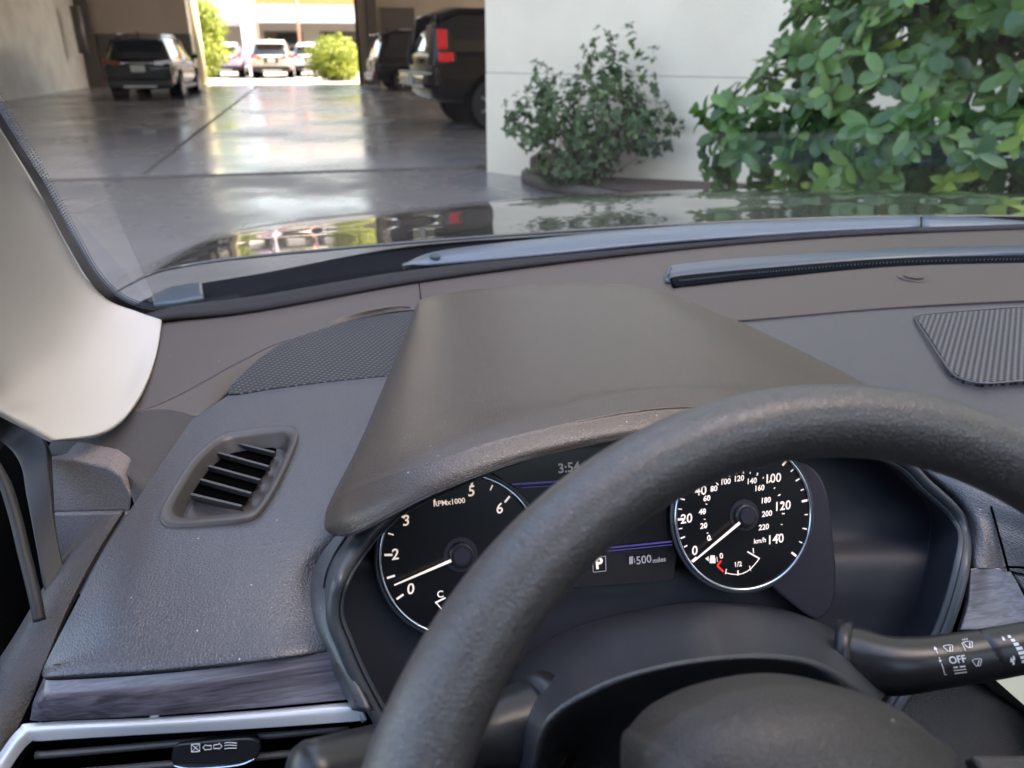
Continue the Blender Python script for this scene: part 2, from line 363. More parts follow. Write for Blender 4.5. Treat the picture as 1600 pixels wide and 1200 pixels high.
back = thing('added_back_wall', 'unseen grey wall added behind the car to darken reflections', 'wall', (0, -13, 0))  # unseen wall, added to cut bright reflections and light from behind
boxobj('wall_panel', (0, 0, 2.6), (50, .3, 5.2), M['dark_wall'], back); boxobj('coping', (0, 0, 5.24), (50.2, .42, .08), M['ceil'], back)
# planting bed with a kerb at the foot of the wall
bedpts = []
def wp(s, off, z=0): v = P0 + DW*s - NW*off; return Vector((v.x, v.y, z))
bed = from_data('mulch_bed', [wp(.75, .02, .05), wp(1.2, .55, .10), wp(3.2, 1.0, .12), wp(9, 1.35, .12), wp(9, .02, .16), wp(3, .02, .16)], [(0, 1, 2, 3, 4, 5)], M['mulch']); struct(bed)
kb = tube('kerb', [wp(.55, .02, .03), wp(.8, .35, .05), wp(1.2, .62, .05), wp(3.2, 1.08, .05), wp(9, 1.42, .05)], .06, M['kerb'], n=8); struct(kb)
rk = boxobj('planter_stone', wp(1.0, .22, .17), (.40, .26, .22), M['mulch'], bev=.05, rot=Matrix.Rotation(rad(-48), 4, 'Z'))
tag(rk, 'dark brown stone at the left foot of the small shrub', 'stone')

# ------------------------------------------------------------------ foliage
def leaf_mesh(name, items, m, parent, rnd, seg=6):
    "items: (base point, direction, up, length, width, shade) -> one mesh of curved oval leaves"
    vs = []; fs = []; sh = []
    for p, d, u, L_, W, s in items:
        d = d.normalized(); x = d.cross(u)
        if x.length < 1e-4: x = Vector((1, 0, 0))
        x.normalize(); u = x.cross(d).normalized(); b0 = len(vs)
        for i in range(seg+1):
            t = i/seg; wd = W*.5*math.sqrt(max(.0, 1-(2*t**1.25-1)**2))*(1 if i < seg else 0)+.0008; c = p + d*(L_*t) - u*(L_*.22*t*t)
            vs += [c - x*wd + u*wd*.25, c, c + x*wd + u*wd*.25]
        for i in range(seg):
            a = b0+i*3
            fs += [(a, a+1, a+4, a+3), (a+1, a+2, a+5, a+4)]; sh += [s]*2
    me = bpy.data.meshes.new(name); me.from_pydata([tuple(v) for v in vs], [], fs)
    at_ = me.attributes.new("leaf", 'FLOAT', 'FACE'); at_.data.foreach_set("value", sh)
    me.update(); return link(name, me, m, parent, True)
def rv(r): 
    while True:
        v = Vector((r.uniform(-1, 1), r.uniform(-1, 1), r.uniform(-1, 1)))
        if .05 < v.length < 1: return v.normalized()
def shrub(name, label, base, blobs, L_, W, nclust, per, mleaf, seed, stems=7, rosette=True, light=None, buds=0, group=None):
    "blobs: list of (centre, radii); clusters of leaves at twig ends, twigs from the base"
    r = random.Random(seed); t = thing(name, label, 'shrub', base, group=group); items = []; tips = []
    tot = sum(b[1][0]*b[1][1]*b[1][2]**.5 for b in blobs)
    for cc, rr in blobs:
        n = int(nclust*(rr[0]*rr[1]*rr[2]**.5)/tot)
        for _ in range(n):
            v = rv(r); q = r.uniform(.45, 1.0)**.6
            q *= .86 + .3*noise.noise(v*2.3+Vector((seed, 0, 0)))
            p = Vector(cc) + Vector((v.x*rr[0], v.y*rr[1], v.z*rr[2]))*q
            if p.z < .04: continue
            out = (v + Vector((0, 0, .35)) + rv(r)*.5).normalized(); tips.append((p, out))
            young = r.random() < (light or .1)
            for k in range(per):
                if rosette:
                    an = 2*math.pi*k/per + r.uniform(-.3, .3); side = out.orthogonal().normalized(); side.rotate(Matrix.Rotation(an, 3, out))
                    d = side + out*r.uniform(.0, .7) + Vector((0, 0, r.uniform(-.5, .1))); pp = p + out*r.uniform(-.35, .2)*L_
                else: d = rv(r) + out*.4; pp = p + rv(r)*L_*1.4
                s = r.uniform(.62, 1) if young else r.betavariate(2, 3.4)*.75
                items.append((pp, d, out + rv(r)*.35, L_*r.uniform(.5, 1.2), W*r.uniform(.6, 1.15), s))
    leaf_mesh('foliage', items, mleaf, t, r)
    bm_ = bmesh.new(); c0 = Vector(blobs[0][0])
    for p, out in r.sample(tips, min(len(tips), 40*stems)):
        a = p - out*L_*.9; cyl(bm_, a, p + out*L_*.15, .0035*L_/.09+.0008, n=4, cap=False)
    for k in range(stems*3):
        p, out = r.choice(tips); m1 = Vector((p.x*.35 + r.uniform(-.06, .06), p.y*.35+r.uniform(-.06, .06), p.z*.45)); r0 = .012 if k < stems else .006
        cyl(bm_, (r.uniform(-.06, .06), r.uniform(-.06, .06), 0), m1, r0*1.3, r0, n=6, cap=False); cyl(bm_, m1, p, r0, r0*.35, n=6, cap=False)
    from_bm('branches', bm_, M['twig'], t, True)
    if buds:
        bm_ = bmesh.new()
        for p, out in r.sample(tips, buds):
            for q in range(5):
                d = (out + rv(r)*.7).normalized(); cyl(bm_, p, p + d*.035, .003, .005, n=5)
        from_bm('flower_buds', bm_, M['flower'], t)
    return t
gb = wp(1.62, .50)
shrub('small_shrub', 'small dark green shrub growing from the mulch bed against the pale wall', gb,
      [((-.02, 0, .66), (.66, .50, .50)), ((-.50, .15, .66), (.36, .34, .30)), ((.12, 0, 1.05), (.30, .25, .34)), ((.42, -.30, .60), (.36, .32, .32)),
       ((-.15, .05, .25), (.50, .42, .24)), ((.42, -.25, 1.02), (.17, .15, .30)), ((-.42, .25, .98), (.16, .16, .22)), ((.05, 0, 1.30), (.12, .12, .17)), ((.30, -.1, 1.28), (.08, .08, .22))],
      .056, .030, 900, 6, M['leaf_small'], 3, light=.12, rosette=True)
bb = (3.25, 3.75, 0)
shrub('large_bush', 'large bush of glossy oval green leaves right of the small shrub', bb,
      [((0, 0, .95), (1.15, 1.0, .85)), ((-.80, .35, .80), (.55, .45, .55)), ((.9, -.9, 1.0), (1.1, .9, .9)), ((-.42, .25, 1.36), (.50, .45, .40)), ((.4, -.2, 1.6), (1.2, .9, .5)), ((-.35, 0, .35), (.8, .7, .4))],
      .126, .066, 1450, 7, M['leaf_big'], 7, light=.10, buds=60)
# sunlit planting beyond the exit
shrub('round_bush', 'rounded yellow green bush just beyond the right side of the garage exit', (.66, 37.6, 0),
      [((0, 0, .95), (1.22, 1.1, .95)), ((.1, 0, .5), (1.2, 1.1, .5))], .13, .06, 1500, 6, M['leaf_sun'], 11, rosette=False)
shrub('tall_bush', 'tall yellow green bush behind the cream pole left of the exit', (-5.0, 38.0, 0),
      [((0, 0, 1.4), (1.35, 1.2, 1.5)), ((-.5, 0, 3.0), (1.3, 1.1, 1.3)), ((.3, 0, 2.4), (1.1, .9, .9))], .14, .07, 2200, 6, M['leaf_sun'], 12, rosette=False)

# ------------------------------------------------------------------ building across the sunlit lot
far = thing('white_storefront', 'sunlit white building with columns and an orange fascia across the lot', 'building', (0, 56, 0))
def fpart(name, c, s, m, **k): return boxobj(name, (c[0], c[1], c[2]), s, m, far, **k)
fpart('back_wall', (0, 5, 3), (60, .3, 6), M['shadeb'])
fpart('side_wing', (-21, 2, 2.2), (26, 3, 4.4), M['stucco'])
fpart('parapet', (9.0, .2, 3.42), (26.6, .5, 1.1), M['stucco'])
fpart('parapet', (-8.0, 1.2, 3.05), (7, .5, .75), M['stucco'])
fpart('fascia', (9.0, .1, 4.45), (26.8, .9, .95), M['orange'])
fpart('column', (-4.1, .0, 2.3), (.9, .8, 4.6), M['stucco'])
fpart('column', (7.5, .3, 1.44), (.9, .7, 2.86), M['stucco'])
fpart('canopy_floor', (2, 2.7, 2.95), (36, 4.5, .12), M['stucco'])
fpart('awning', (-8.2, .2, 4.5), (5, 1.5, .7), M['awning'], rot=Matrix.Rotation(rad(-22), 4, 'Y'))
for x, wd in ((-2.2, 2.6), (1.6, 2.6), (5.2, 2.2)):
    f = fpart('window', (x, 4.82, 1.6), (wd, .1, 1.7), M['dark_wall']); boxobj('pane', (x, 4.76, 1.6), (wd-.2, .04, 1.5), M['carglass'], f)
for x in (-3.35, -.97):
    p_ = thing('thin_pole', 'thin reddish pole beside the white column of the storefront' if x < -2 else 'thin reddish pole right of the cream suv before the white storefront', 'pole', (x, 52, 0), group='thin reddish poles')
    b = bmesh.new(); cyl(b, (0, 0, 0), (0, 0, 6.5), .09, n=10); from_bm('post', b, M['brownpole'], p_, True)
    b = bmesh.new(); cyl(b, (0, 0, 0), (0, 0, .12), .2, n=10); from_bm('footing', b, M['kerb'], p_)

# ------------------------------------------------------------------ parked cars
def make_car(name, label, L=4.6, W=1.85, H=1.68, paint='blackpaint', kind='suv', group=None, light='taild'):
    "car built facing +Y, origin on the ground under its centre"
    t = thing(name, label, 'car', group=group); hw = W/2; hL = L/2
    if kind == 'suv':
        st = [(-hL, .42, .80, .88, .86), (-hL+.06, .34, 1.02, .96, .95), (-hL+.35, .28, 1.07, .99, 1), (-.9, .25, 1.04, 1, 1), (.4, .25, 1.02, 1, 1), (1.0, .25, 1.0, .99, 1), (1.6, .26, .96, .96, 1), (hL-.25, .3, .84, .90, .97), (hL, .38, .62, .76, .80)]
        gh = [(-hL+.16, 1.03, .84, 0), (-hL+.40, H-.14, .72, 1), (-hL+.75, H-.02, .70, 1), (-.3, H, .70, 1), (.3, H-.05, .69, 1), (.75, H-.20, .70, 1), (1.35, .99, .82, 0)]
    elif kind == 'tall':      # large suv with upright tail
        st = [(-hL, .60, 1.15, .93, .92), (-hL+.05, .48, 1.24, .98, .97), (-hL+.35, .40, 1.26, 1, 1), (-.9, .38, 1.25, 1, 1), (.4, .38, 1.24, 1, 1), (1.0, .38, 1.22, .99, 1), (1.7, .38, 1.16, .97, 1), (hL-.25, .42, 1.04, .92, .97), (hL, .5, .82, .84, .88)]
        gh = [(-hL+.06, 1.20, .90, 0), (-hL+.22, H-.10, .82, 1), (-hL+.5, H-.01, .80, 1), (-.3, H, .80, 1), (.4, H-.03, .79, 1), (.9, H-.16, .79, 1), (1.5, 1.18, .86, 0)]
    else:      # pickup with a bed
        st = [(-hL, .50, 1.22, .90, .93), (-hL+.08, .42, 1.32, .96, .97), (-hL+.5, .40, 1.34, .99, 1), (-.5, .38, 1.34, 1, 1), (.8, .38, 1.30, 1, 1), (1.5, .38, 1.28, .98, 1), (hL-.4, .42, 1.22, .93, .97), (hL, .5, .95, .84, .9)]
        gh = [(-.75, 1.30, .84, 0), (-.62, H-.10, .74, 1), (-.3, H, .72, 1), (.6, H-.03, .70, 1), (.95, H-.16, .71, 1), (1.6, 1.28, .82, 0)]
    rings = []
    for y, z0, z1, wt, wb in st:
        h = z1-z0
        half = [(0, z0-.02), (hw*wb*.82, z0), (hw*wb*.97, z0+h*.16), (hw*wb, z0+h*.42), (hw*(wt*.3+wb*.7), z0+h*.72), (hw*wt*.955, z1-h*.06), (hw*wt*.88, z1), (0, z1+.03)]
        rings.append([(x, y, z) for x, z in half] + [(-x, y, z) for x, z in half[-2:0:-1]])
    n = len(rings[0]); vs = [v for r in rings for v in r]; fs = []
    for i in range(len(rings)-1):
        for j in range(n): fs.append((i*n+j, i*n+(j+1) % n, (i+1)*n+(j+1) % n, (i+1)*n+j))
    fs += [tuple(range(n)), tuple(range((len(rings)-1)*n, len(rings)*n))]
    body = from_data('body', vs, fs, M[paint], t, True); mods(body, sub=2)
    # greenhouse: glass loft, roof and pillars laid over it
    def ring(y, z, k, top): 
        zb = 1.0
        return [(-hw*k, y, z), (-hw*k*.86, y, z+.05*top), (0, y, z+.08*top), (hw*k*.86, y, z+.05*top), (hw*k, y, z)]
    base_z = {'suv': .98, 'tall': 1.18}.get(kind, 1.26)
    vs = []; fs = []
    for y, z, k, top in gh:
        vs += [(-hw*.90, y, base_z)] + ring(y, z, k, top) + [(hw*.90, y, base_z)]
    for i in range(len(gh)-1):
        for j in range(6): fs.append((i*7+j, i*7+j+1, i*7+j+8, i*7+j+7))
    g = from_data('window_glass', vs, fs, M['carglass'], t, True)
    vs = []; fs = []
    r = [q for q in gh if q[3]]; r = [(r[0][0]-.06, r[0][1]-.01, r[0][2], 1)] + r + [(r[-1][0]+.10, r[-1][1]-.06, r[-1][2], 1)]
    for y, z, k, top in r: vs += [(x*1.01, yy, zz+.012) for x, yy, zz in ring(y, z, k, top)]
    for i in range(len(r)-1):
        for j in range(4): fs.append((i*5+j, i*5+j+1, i*5+j+6, i*5+j+5))
    ro = from_data('roof', vs, fs, M[paint], t, True); mods(ro, thick=.03, off=1)
    zr = H-.05
    ys = (gh[0][0]+.12, -.28, .62) if kind != 'pickup' else (gh[0][0]+.10, .15)
    for sx in (-1, 1):
        for y in ys:
            lean = .22 if y == ys[0] and kind == 'suv' else 0
            poly_prism('window_pillar', [(sx*hw*.905, y-.07, base_z), (sx*hw*.905, y+.07, base_z), (sx*hw*.715, y+.05+lean, zr), (sx*hw*.715, y-.05+lean, zr)], (sx*.02, 0, 0), M[paint], t)
        tl = gh[-1]; poly_prism('window_pillar', [(sx*hw*.82, tl[0]-.08, base_z), (sx*hw*.82, tl[0]+.02, base_z), (sx*hw*.70, gh[-2][0]+.04, gh[-2][1]), (sx*hw*.70, gh[-2][0]-.08, gh[-2][1])], (sx*.02, 0, 0), M[paint], t)
        m_ = boxobj('mirror', (sx*(hw+.10), gh[-2][0]+.05, base_z+.10), (.2, .12, .15), M[paint], t, bev=.04)
        boxobj('door_handle', (sx*(hw-.005), -.55, base_z-.16), (.03, .18, .03), M['chromecar'], t)
        boxobj('sill', (sx*(hw-.03), 0, .30 if kind == 'suv' else .42), (.06, L*.52, .10), M['black'], t, bev=.02)
    # wheels in dark arches
    wr = .34 if kind == 'suv' else .41; wy = (-L*.30, L*.31)
    for sx in (-1, 1):
        for y in wy:
            b = bmesh.new(); cyl(b, (sx*(hw-.30), y, wr+.03), (sx*(hw+.004), y, wr+.03), wr+.07, n=28); from_bm('wheel_arch', b, M['void'], t)
            b = bmesh.new(); cyl(b, (sx*(hw-.24), y, wr), (sx*(hw+.012), y, wr), wr, n=28); ty = from_bm('wheel', b, M['tyre'], t); mods(ty, bev=.03)
            b = bmesh.new(); cyl(b, (sx*(hw), y, wr), (sx*(hw+.022), y, wr), wr*.24, n=16)
            for q in range(7):
                a = q*2*math.pi/7; c, s_ = math.cos(a), math.sin(a)
                cyl(b, (sx*(hw+.012), y, wr), (sx*(hw+.016), y+c*wr*.66, wr+s_*wr*.66), .035, .025, n=6)
            from_bm('rim', b, M['rimm'], ty)
    # rear end
    yb = -hL
    if kind == 'suv':
        for sx in (-1, 1):
            o = poly_prism('tail_light', [(sx*hw*.46, yb+.045, .98), (sx*hw*.97, yb+.14, 1.03), (sx*hw*.985, yb+.12, .86), (sx*hw*.46, yb+.035, .88)], (0, -.045, 0), M[light], t, bev=.012)
            o = poly_prism('reflector', [(sx*hw*.93, yb+.01, .62), (sx*hw*.985, yb+.05, .62), (sx*hw*.985, yb+.05, .42), (sx*hw*.93, yb+.01, .42)], (0, -.03, 0), M[light], t)
        boxobj('licence_plate', (0, yb-.005, .80), (.36, .03, .17), M['plate'], t, bev=.008)
        boxobj('plate_recess', (0, yb+.01, .81), (.62, .04, .25), M['black'], t, bev=.01)
        boxobj('chrome_strip', (0, yb+.02, .93), (.8, .03, .028), M['chromecar'], t)
        bp = boxobj('rear_bumper', (0, yb+.02, .44), (W*.90, .16, .22), M['black'], t, bev=.05)
        boxobj('skid_plate', (0, yb-.06, .36), (W*.46, .03, .05), M['silver'], bp, bev=.01)
        boxobj('rear_spoiler', (0, gh[1][0]-.10, H-.07), (W*.66, .26, .035), M[paint], t, bev=.012)
        b = bmesh.new(); cyl(b, (0, yb+.14, 1.07), (.28, yb+.10, 1.10), .012, n=6); from_bm('wiper', b, M['black'], t)
        b = bmesh.new(); cyl(b, (0, -hL+.72, H+.05), (0, -hL+.62, H+.17), .03, .012, n=8); from_bm('antenna_fin', b, M[paint], t)
        for sx in (-1, 1): tube('roof_rail', [(sx*hw*.62, -1.5, H+.045), (sx*hw*.63, -1.35, H+.085), (sx*hw*.63, .3, H+.075), (sx*hw*.62, .5, H+.02)], .016, M['silver'], t, n=8)
    else:
        for sx in (-1, 1):
            cy = yb+.03; zt = 1.58 if kind == 'tall' else 1.24
            o = poly_prism('tail_light', [(sx*hw*.86, cy+.08, zt), (sx*hw*.93, cy+.12, zt+.02), (sx*hw*.97, cy+.32, zt-.02), (sx*hw*1.02, cy+.36, 1.08), (sx*hw*1.012, cy+.02, 1.0), (sx*hw*.82, cy-.03, 1.02)], (0, -.06, 0), M['black'], t, bev=.015)
            for z0, z1, wd in ((1.26, 1.56, .17), (1.07, 1.22, .26)):
                q = boxobj('red_lens', (sx*hw*(1.03 if z0 < 1.2 else .985), cy+.05+wd/2, (z0+z1)/2), (.05, wd, z1-z0), M['tail'], o, bev=.03)
        bp = boxobj('rear_bumper', (0, yb-.04, .78), (W*1.0, .26, .22), M[paint], t, bev=.06)
        boxobj('bumper_step', (0, yb-.10, .90), (W*.96, .16, .03), M['silver'], bp, bev=.01)
        boxobj('licence_plate', (0, yb-.18, .78), (.32, .02, .16), M['plate'], t)
        boxobj('tailgate_handle', (0, yb-.02, 1.08), (.24, .04, .08), M['black'], t)
    # front end (seen when the car is turned)
    for sx in (-1, 1): boxobj('headlight', (sx*hw*.66, hL-.06, .70 if kind == 'suv' else .98), (.36, .14, .13), M['chromecar'], t, bev=.03)
    boxobj('grille', (0, hL-.015, .62 if kind == 'suv' else .82), (W*.42, .05, .20), M['black'], t, bev=.02)
    return t
c1 = make_car('parked_suv', 'black parked suv seen from behind beside the grey side wall', L=4.6, W=1.78, H=1.56, group=None)
c1.location = (-4.62, 25.9, 0); c1.rotation_euler.z = rad(-1)
c2 = make_car('parked_suv', 'black suv with its nose to the right, behind the tall black suv', L=4.8, W=1.95, H=1.78)
c2.location = (4.05, 28.6, 0); c2.rotation_euler.z = rad(-84)
c3 = make_car('parked_suv', 'tall black suv with an upright red tail light, half hidden by the pale wall', L=5.2, W=2.0, H=1.80, kind='tall')
c3.location = (4.28, 14.6, 0); c3.rotation_euler.z = rad(-84)
M['cream_paint'] = mat('cream_car_paint', (.52, .46, .38), .35, coat=1)
M['white_paint'] = mat('white_car_paint', (.66, .66, .70), .35, coat=1)
M['pink_paint'] = mat('lilac_car_paint', (.50, .38, .55), .35, coat=1)
c4 = make_car('parked_suv', 'cream parked suv in the sunlit lot seen from behind', L=4.6, W=1.9, H=1.6, paint='cream_paint', light='tail'); c4.location = (-2.15, 43.0, 0)
c5 = make_car('parked_suv', 'lilac white car left of the cream suv in the sunlit lot', L=4.4, W=1.8, H=1.5, paint='pink_paint'); c5.location = (-4.5, 44.5, 0)
c6 = make_car('parked_suv', 'white car partly behind the cream suv and the rounded bush', L=4.5, W=1.8, H=1.5, paint='white_paint'); c6.location = (-.35, 45.2, 0)
# ------------------------------------------------------------------ the car we sit in
car = thing('car', 'dark car seen from the driver seat with grey dashboard and leather steering wheel', 'car', (0, 0, 0))
def V(x, y, z): return Vector((x, y, z))
def inpoly(x, y, P):
    c = False; j = len(P)-1
    for i in range(len(P)):
        if (P[i][1] > y) != (P[j][1] > y) and x < (P[j][0]-P[i][0])*(y-P[i][1])/(P[j][1]-P[i][1])+P[i][0]: c = not c
        j = i
    return c
def cut(o, poly):
    b = bmesh.new(); b.from_mesh(o.data)
    bmesh.ops.delete(b, geom=[f for f in b.faces if inpoly(f.calc_center_median().x, f.calc_center_median().y, poly)], context='FACES')
    b.to_mesh(o.data); b.free()
def textbm(b, s, pos, size, ex, ey, off=0, shear=0, wrap=None):
    cu = bpy.data.curves.new('t', 'FONT'); cu.body = s; cu.size = size; cu.align_x = 'CENTER'; cu.align_y = 'CENTER'; cu.offset = off; cu.shear = shear; cu.resolution_u = 3
    to = bpy.data.objects.new('t', cu); me = bpy.data.meshes.new_from_object(to)
    for v in me.vertices:
        v.co = wrap(v.co.x, v.co.y) if wrap else pos + ex*v.co.x + ey*v.co.y
    b.from_mesh(me); bpy.data.objects.remove(to); bpy.data.curves.remove(cu); bpy.data.meshes.remove(me)
def strip(b, p, q, w_, n):
    p, q = Vector(p), Vector(q); s = (q-p).cross(n).normalized()*w_/2
    b.faces.new([b.verts.new(v) for v in (p-s, q-s, q+s, p+s)])

# --- bonnet and cowl, outside the glass
net('bonnet', [
  [(120, 500, -.46), (205, 440, -.335), (300, 412, -.325), (500, 390, -.318), (800, 366, -.31), (1100, 348, -.30), (1400, 337, -.295), (1750, 338, -.295)],
  [(150, 470, -.50), (225, 425, -.36), (330, 385, -.355), (500, 367, -.348), (780, 345, -.34), (1100, 328, -.33), (1400, 320, -.325), (1750, 325, -.325)],
  [(190, 430, -.54), (270, 396, -.40), (370, 362, -.388), (550, 341, -.38), (780, 320, -.37), (1100, 303, -.355), (1400, 302, -.355), (1750, 308, -.36)],
  [(220, 420, -.68), (285, 388, -.50), (385, 352, -.47), (560, 332, -.46), (790, 312, -.45), (1100, 296, -.435), (1400, 296, -.435), (1750, 302, -.44)]],
  90, 50, M['paint'], car, thick=.004, flip=True)
net('cowl_panel', [
  [(150, 520, -.36), (250, 458, -.345), (420, 425, -.335), (640, 385, -.33), (900, 366, -.32), (1200, 347, -.31), (1500, 341, -.305), (1750, 343, -.305)],
  [(180, 540, -.35), (250, 480, -.335), (420, 450, -.325), (650, 412, -.32), (900, 385, -.31), (1200, 364, -.30), (1500, 354, -.29), (1750, 350, -.29)],
  [(190, 560, -.33), (255, 510, -.31), (420, 485, -.305), (650, 445, -.30), (900, 410, -.295), (1200, 380, -.287), (1500, 364, -.275), (1750, 357, -.27)]],
  50, 10, M['cowl'], car, thick=.004)
net('wiper_cover', [
  [(628, 413, -.300), (690, 391, -.297), (850, 372, -.293), (1040, 354, -.288), (1250, 343, -.283), (1438, 336, -.278)],
  [(630, 415, -.299), (690, 400, -.294), (850, 381, -.290), (1040, 363, -.285), (1250, 350, -.280), (1438, 343, -.275)],
  [(634, 417, -.303), (690, 411, -.300), (850, 396, -.296), (1040, 377, -.291), (1250, 362, -.286), (1438, 353, -.281)]],
  60, 8, M['cowlsky'], car, thick=.006)
net('wiper_cover', [
  [(1441, 336, -.278), (1520, 339, -.277), (1600, 345, -.276), (1700, 352, -.275)],
  [(1441, 353, -.280), (1520, 352, -.279), (1600, 352, -.278), (1700, 355, -.277)]], 16, 3, M['cowlsky'], car, thick=.006)
b = bmesh.new(); p = at(680, 401, -.293); cyl(b, p-V(0,0,.004), p+V(0, -.0005, .002), .0085, n=18); from_bm('cover_bolt', b, M['strip'], car)
net('fender_corner_glint', [[(236, 460, -.32), (270, 447, -.318), (315, 440, -.316)], [(240, 474, -.31), (275, 470, -.308), (318, 462, -.306)]], 12, 5, M['strip'], car, thick=.008, bev=.0035)  # small piece added to imitate sky reflected in the fender corner

# --- windshield with its ceramic edge
WB = [at_y(x, y, Y) for x, y, Y in ((236, 486, .93), (420, 476, .985), (650, 432, 1.04), (900, 398, 1.085), (1150, 372, 1.10), (1400, 355, 1.08))] + [V(1.12, .98, .97), V(1.22, .90, .965)]
WL = [at_y(165, 462, .885), at_y(118, 405, .82), at_y(52, 280, .66), at_y(-8, 182, .52), at_y(-160, -62, .30), V(-.17, .08, 1.47)]
def wrow(l, yc, zc):      # one lateral line of the glass, bowed forward at the middle
    return [l, V(-.02, l.y+.04, l.z+.002), V(.22, l.y+yc*.8, l.z+zc), V(.5, l.y+yc, l.z+zc*1.2), V(.78, l.y+yc*.8, l.z+zc), V(1.02, l.y+.045, l.z+.002), V(1.12, l.y+.02, l.z), V(1.18-(l.y-.9)*-.03, l.y, l.z)]
def glass_row(t):          # t 0 at the base, 1 at the roof: left edge rises on a gentle curve
    y = .935-.86*t; z = EYE-.287+.50*t+.05*t*(1-t); x = -.208+.04*t; d = .165*(1-t)+.07*t; k = []
    for i in range(9): u = -1+i/4; k.append(V(.5+u*(.5-x), y+d*(1-u*u), z+.012*(1-u*u)))
    return k
rows = [glass_row(t/6-.03) for t in range(7)]
net3('windshield', rows, 50, 40, M['wind'], car)
# ceramic band down the left edge and round the corner: solid strip plus a row of dots inside it
edge = [(-160, -66), (-60, 92), (0, 190), (60, 288), (110, 380), (140, 430), (165, 458), (200, 480), (240, 489), (300, 484), (380, 470)]
edY = [.30, .43, .515, .665, .79, .85, .885, .92, .945, .965, .98]
E1 = cr([at_y(x-3, y+5, Y-.006) for (x, y), Y in zip(edge, edY)], 90)
edgein = [(-148, -72), (-48, 86), (12, 184), (74, 282), (124, 374), (153, 424), (178, 452), (208, 471), (243, 480), (300, 477), (380, 464)]
E2 = cr([at_y(x-6, y+3, Y-.006) for (x, y), Y in zip(edgein, edY)], 90)
vs = [v for p in zip(E1, E2) for v in p]; fs = [(2*i, 2*i+1, 2*i+3, 2*i+2) for i in range(89)]
mods(from_data('windshield_edge_band', vs, fs, M['black'], car), thick=.001)
E3 = cr([at_y(x-6, y+3, Y-.0065) for (x, y), Y in zip(edgein, edY)], 240)
b = bmesh.new()
for i, p in enumerate(E3[20:]):
    p = Vector(p); q = Vector(E2[min(89, int((i+20)/240*90))]) - Vector(E1[min(89, int((i+20)/240*90))]); q.normalize()
    for k, rr in ((0, .0012), (1, .0009), (2, .0006)):
        bmesh.ops.create_circle(b, cap_ends=True, radius=rr, segments=8, matrix=Matrix.Translation(p + q*(.0012+.0024*k)) @ Vector((-.25, -.75, .6)).to_track_quat('Z', 'Y').to_matrix().to_4x4())
dots = from_bm('windshield_edge_dots', b, M['black'], car)

# --- dashboard
net('felt_strip', [
  [(215, 500, -.283), (250, 481, -.283), (400, 462, -.281), (650, 421, -.279), (900, 396, -.275), (1150, 374, -.269), (1400, 357, -.259), (1750, 345, -.245)],
  [(228, 512, -.283), (254, 497, -.283), (400, 483, -.283), (650, 438, -.281), (900, 405, -.277), (1150, 380, -.271), (1400, 363, -.261), (1750, 351, -.247)]],
  60, 4, M['felt'], car, thick=.004)
deck = net('dash_deck', [
  [(150, 530, -.292), (252, 493, -.292), (450, 472, -.289), (652, 436, -.287), (900, 404, -.282), (1150, 379, -.274), (1400, 361, -.264), (1750, 350, -.25)],
  [(160, 600, -.286), (245, 540, -.286), (440, 495, -.285), (650, 455, -.284), (900, 440, -.281), (1150, 420, -.275), (1400, 405, -.266), (1750, 395, -.252)],
  [(170, 620, -.285), (240, 590, -.2845), (330, 555, -.2842), (450, 510, -.284), (650, 475, -.284), (900, 480, -.282), (1150, 465, -.277), (1400, 445, -.268), (1750, 432, -.255)],
  [(190, 652, -.2855), (255, 628, -.286), (310, 600, -.286), (380, 562, -.2862), (460, 528, -.286), (640, 486, -.287), (900, 520, -.284), (1160, 500, -.279), (1425, 478, -.272), (1750, 462, -.258)]],
  90, 24, M['deck'], car, thick=.006, bev=.001)
net('dash_deck_slope', [
  [(190, 652, -.2857), (255, 628, -.2862), (310, 600, -.2862), (380, 562, -.2864), (460, 528, -.2862), (640, 486, -.287)],
  [(208, 648, -.2870), (262, 638, -.2895), (318, 620, -.2915), (385, 576, -.291), (475, 534, -.290), (640, 491, -.290)],
  [(220, 652, -.2880), (270, 648, -.2935), (320, 646, -.2965), (385, 592, -.296), (485, 545, -.295), (640, 498, -.294)]], 60, 8, M['deck'], car, thick=.004)
b = bmesh.new(); a0 = at(654, 437, -.2860); a1 = at(658, 470, -.2825); strip(b, a0, a1, .0012, V(0, 0, 1)); mods(from_bm('deck_seam', b, M['void'], car), thick=.0008, off=0)
padL = net('dash_pad', [
  [(300, 655, -.289), (350, 622, -.288), (420, 573, -.288), (530, 515, -.288), (640, 489, -.288), (760, 480, -.288)],
  [(255, 720, -.289), (315, 690, -.287), (390, 650, -.287), (500, 610, -.287), (620, 590, -.287), (760, 570, -.287)],
  [(208, 790, -.291), (260, 770, -.287), (340, 745, -.286), (450, 715, -.286), (590, 690, -.287), (700, 680, -.287)],
  [(160, 865, -.297), (220, 850, -.291), (300, 835, -.290), (400, 815, -.290), (510, 800, -.291), (600, 790, -.293)],
  [(118, 945, -.307), (185, 935, -.300), (270, 920, -.299), (370, 905, -.299), (455, 888, -.300), (496, 878, -.303)],
  [(82, 1015, -.317), (160, 1010, -.311), (250, 1000, -.310), (350, 988, -.310), (440, 975, -.311), (506, 963, -.315)],
  [(66, 1050, -.326), (90, 1054, -.318), (240, 1044, -.3165), (350, 1034, -.3165), (440, 1024, -.3165), (528, 1010, -.322)],
  [(70, 1060, -.333), (95, 1063, -.326), (240, 1054, -.323), (350, 1043, -.323), (440, 1032, -.323), (530, 1018, -.329)]],
  130, 150, M['pad'], car, thick=.008, bev=.002)
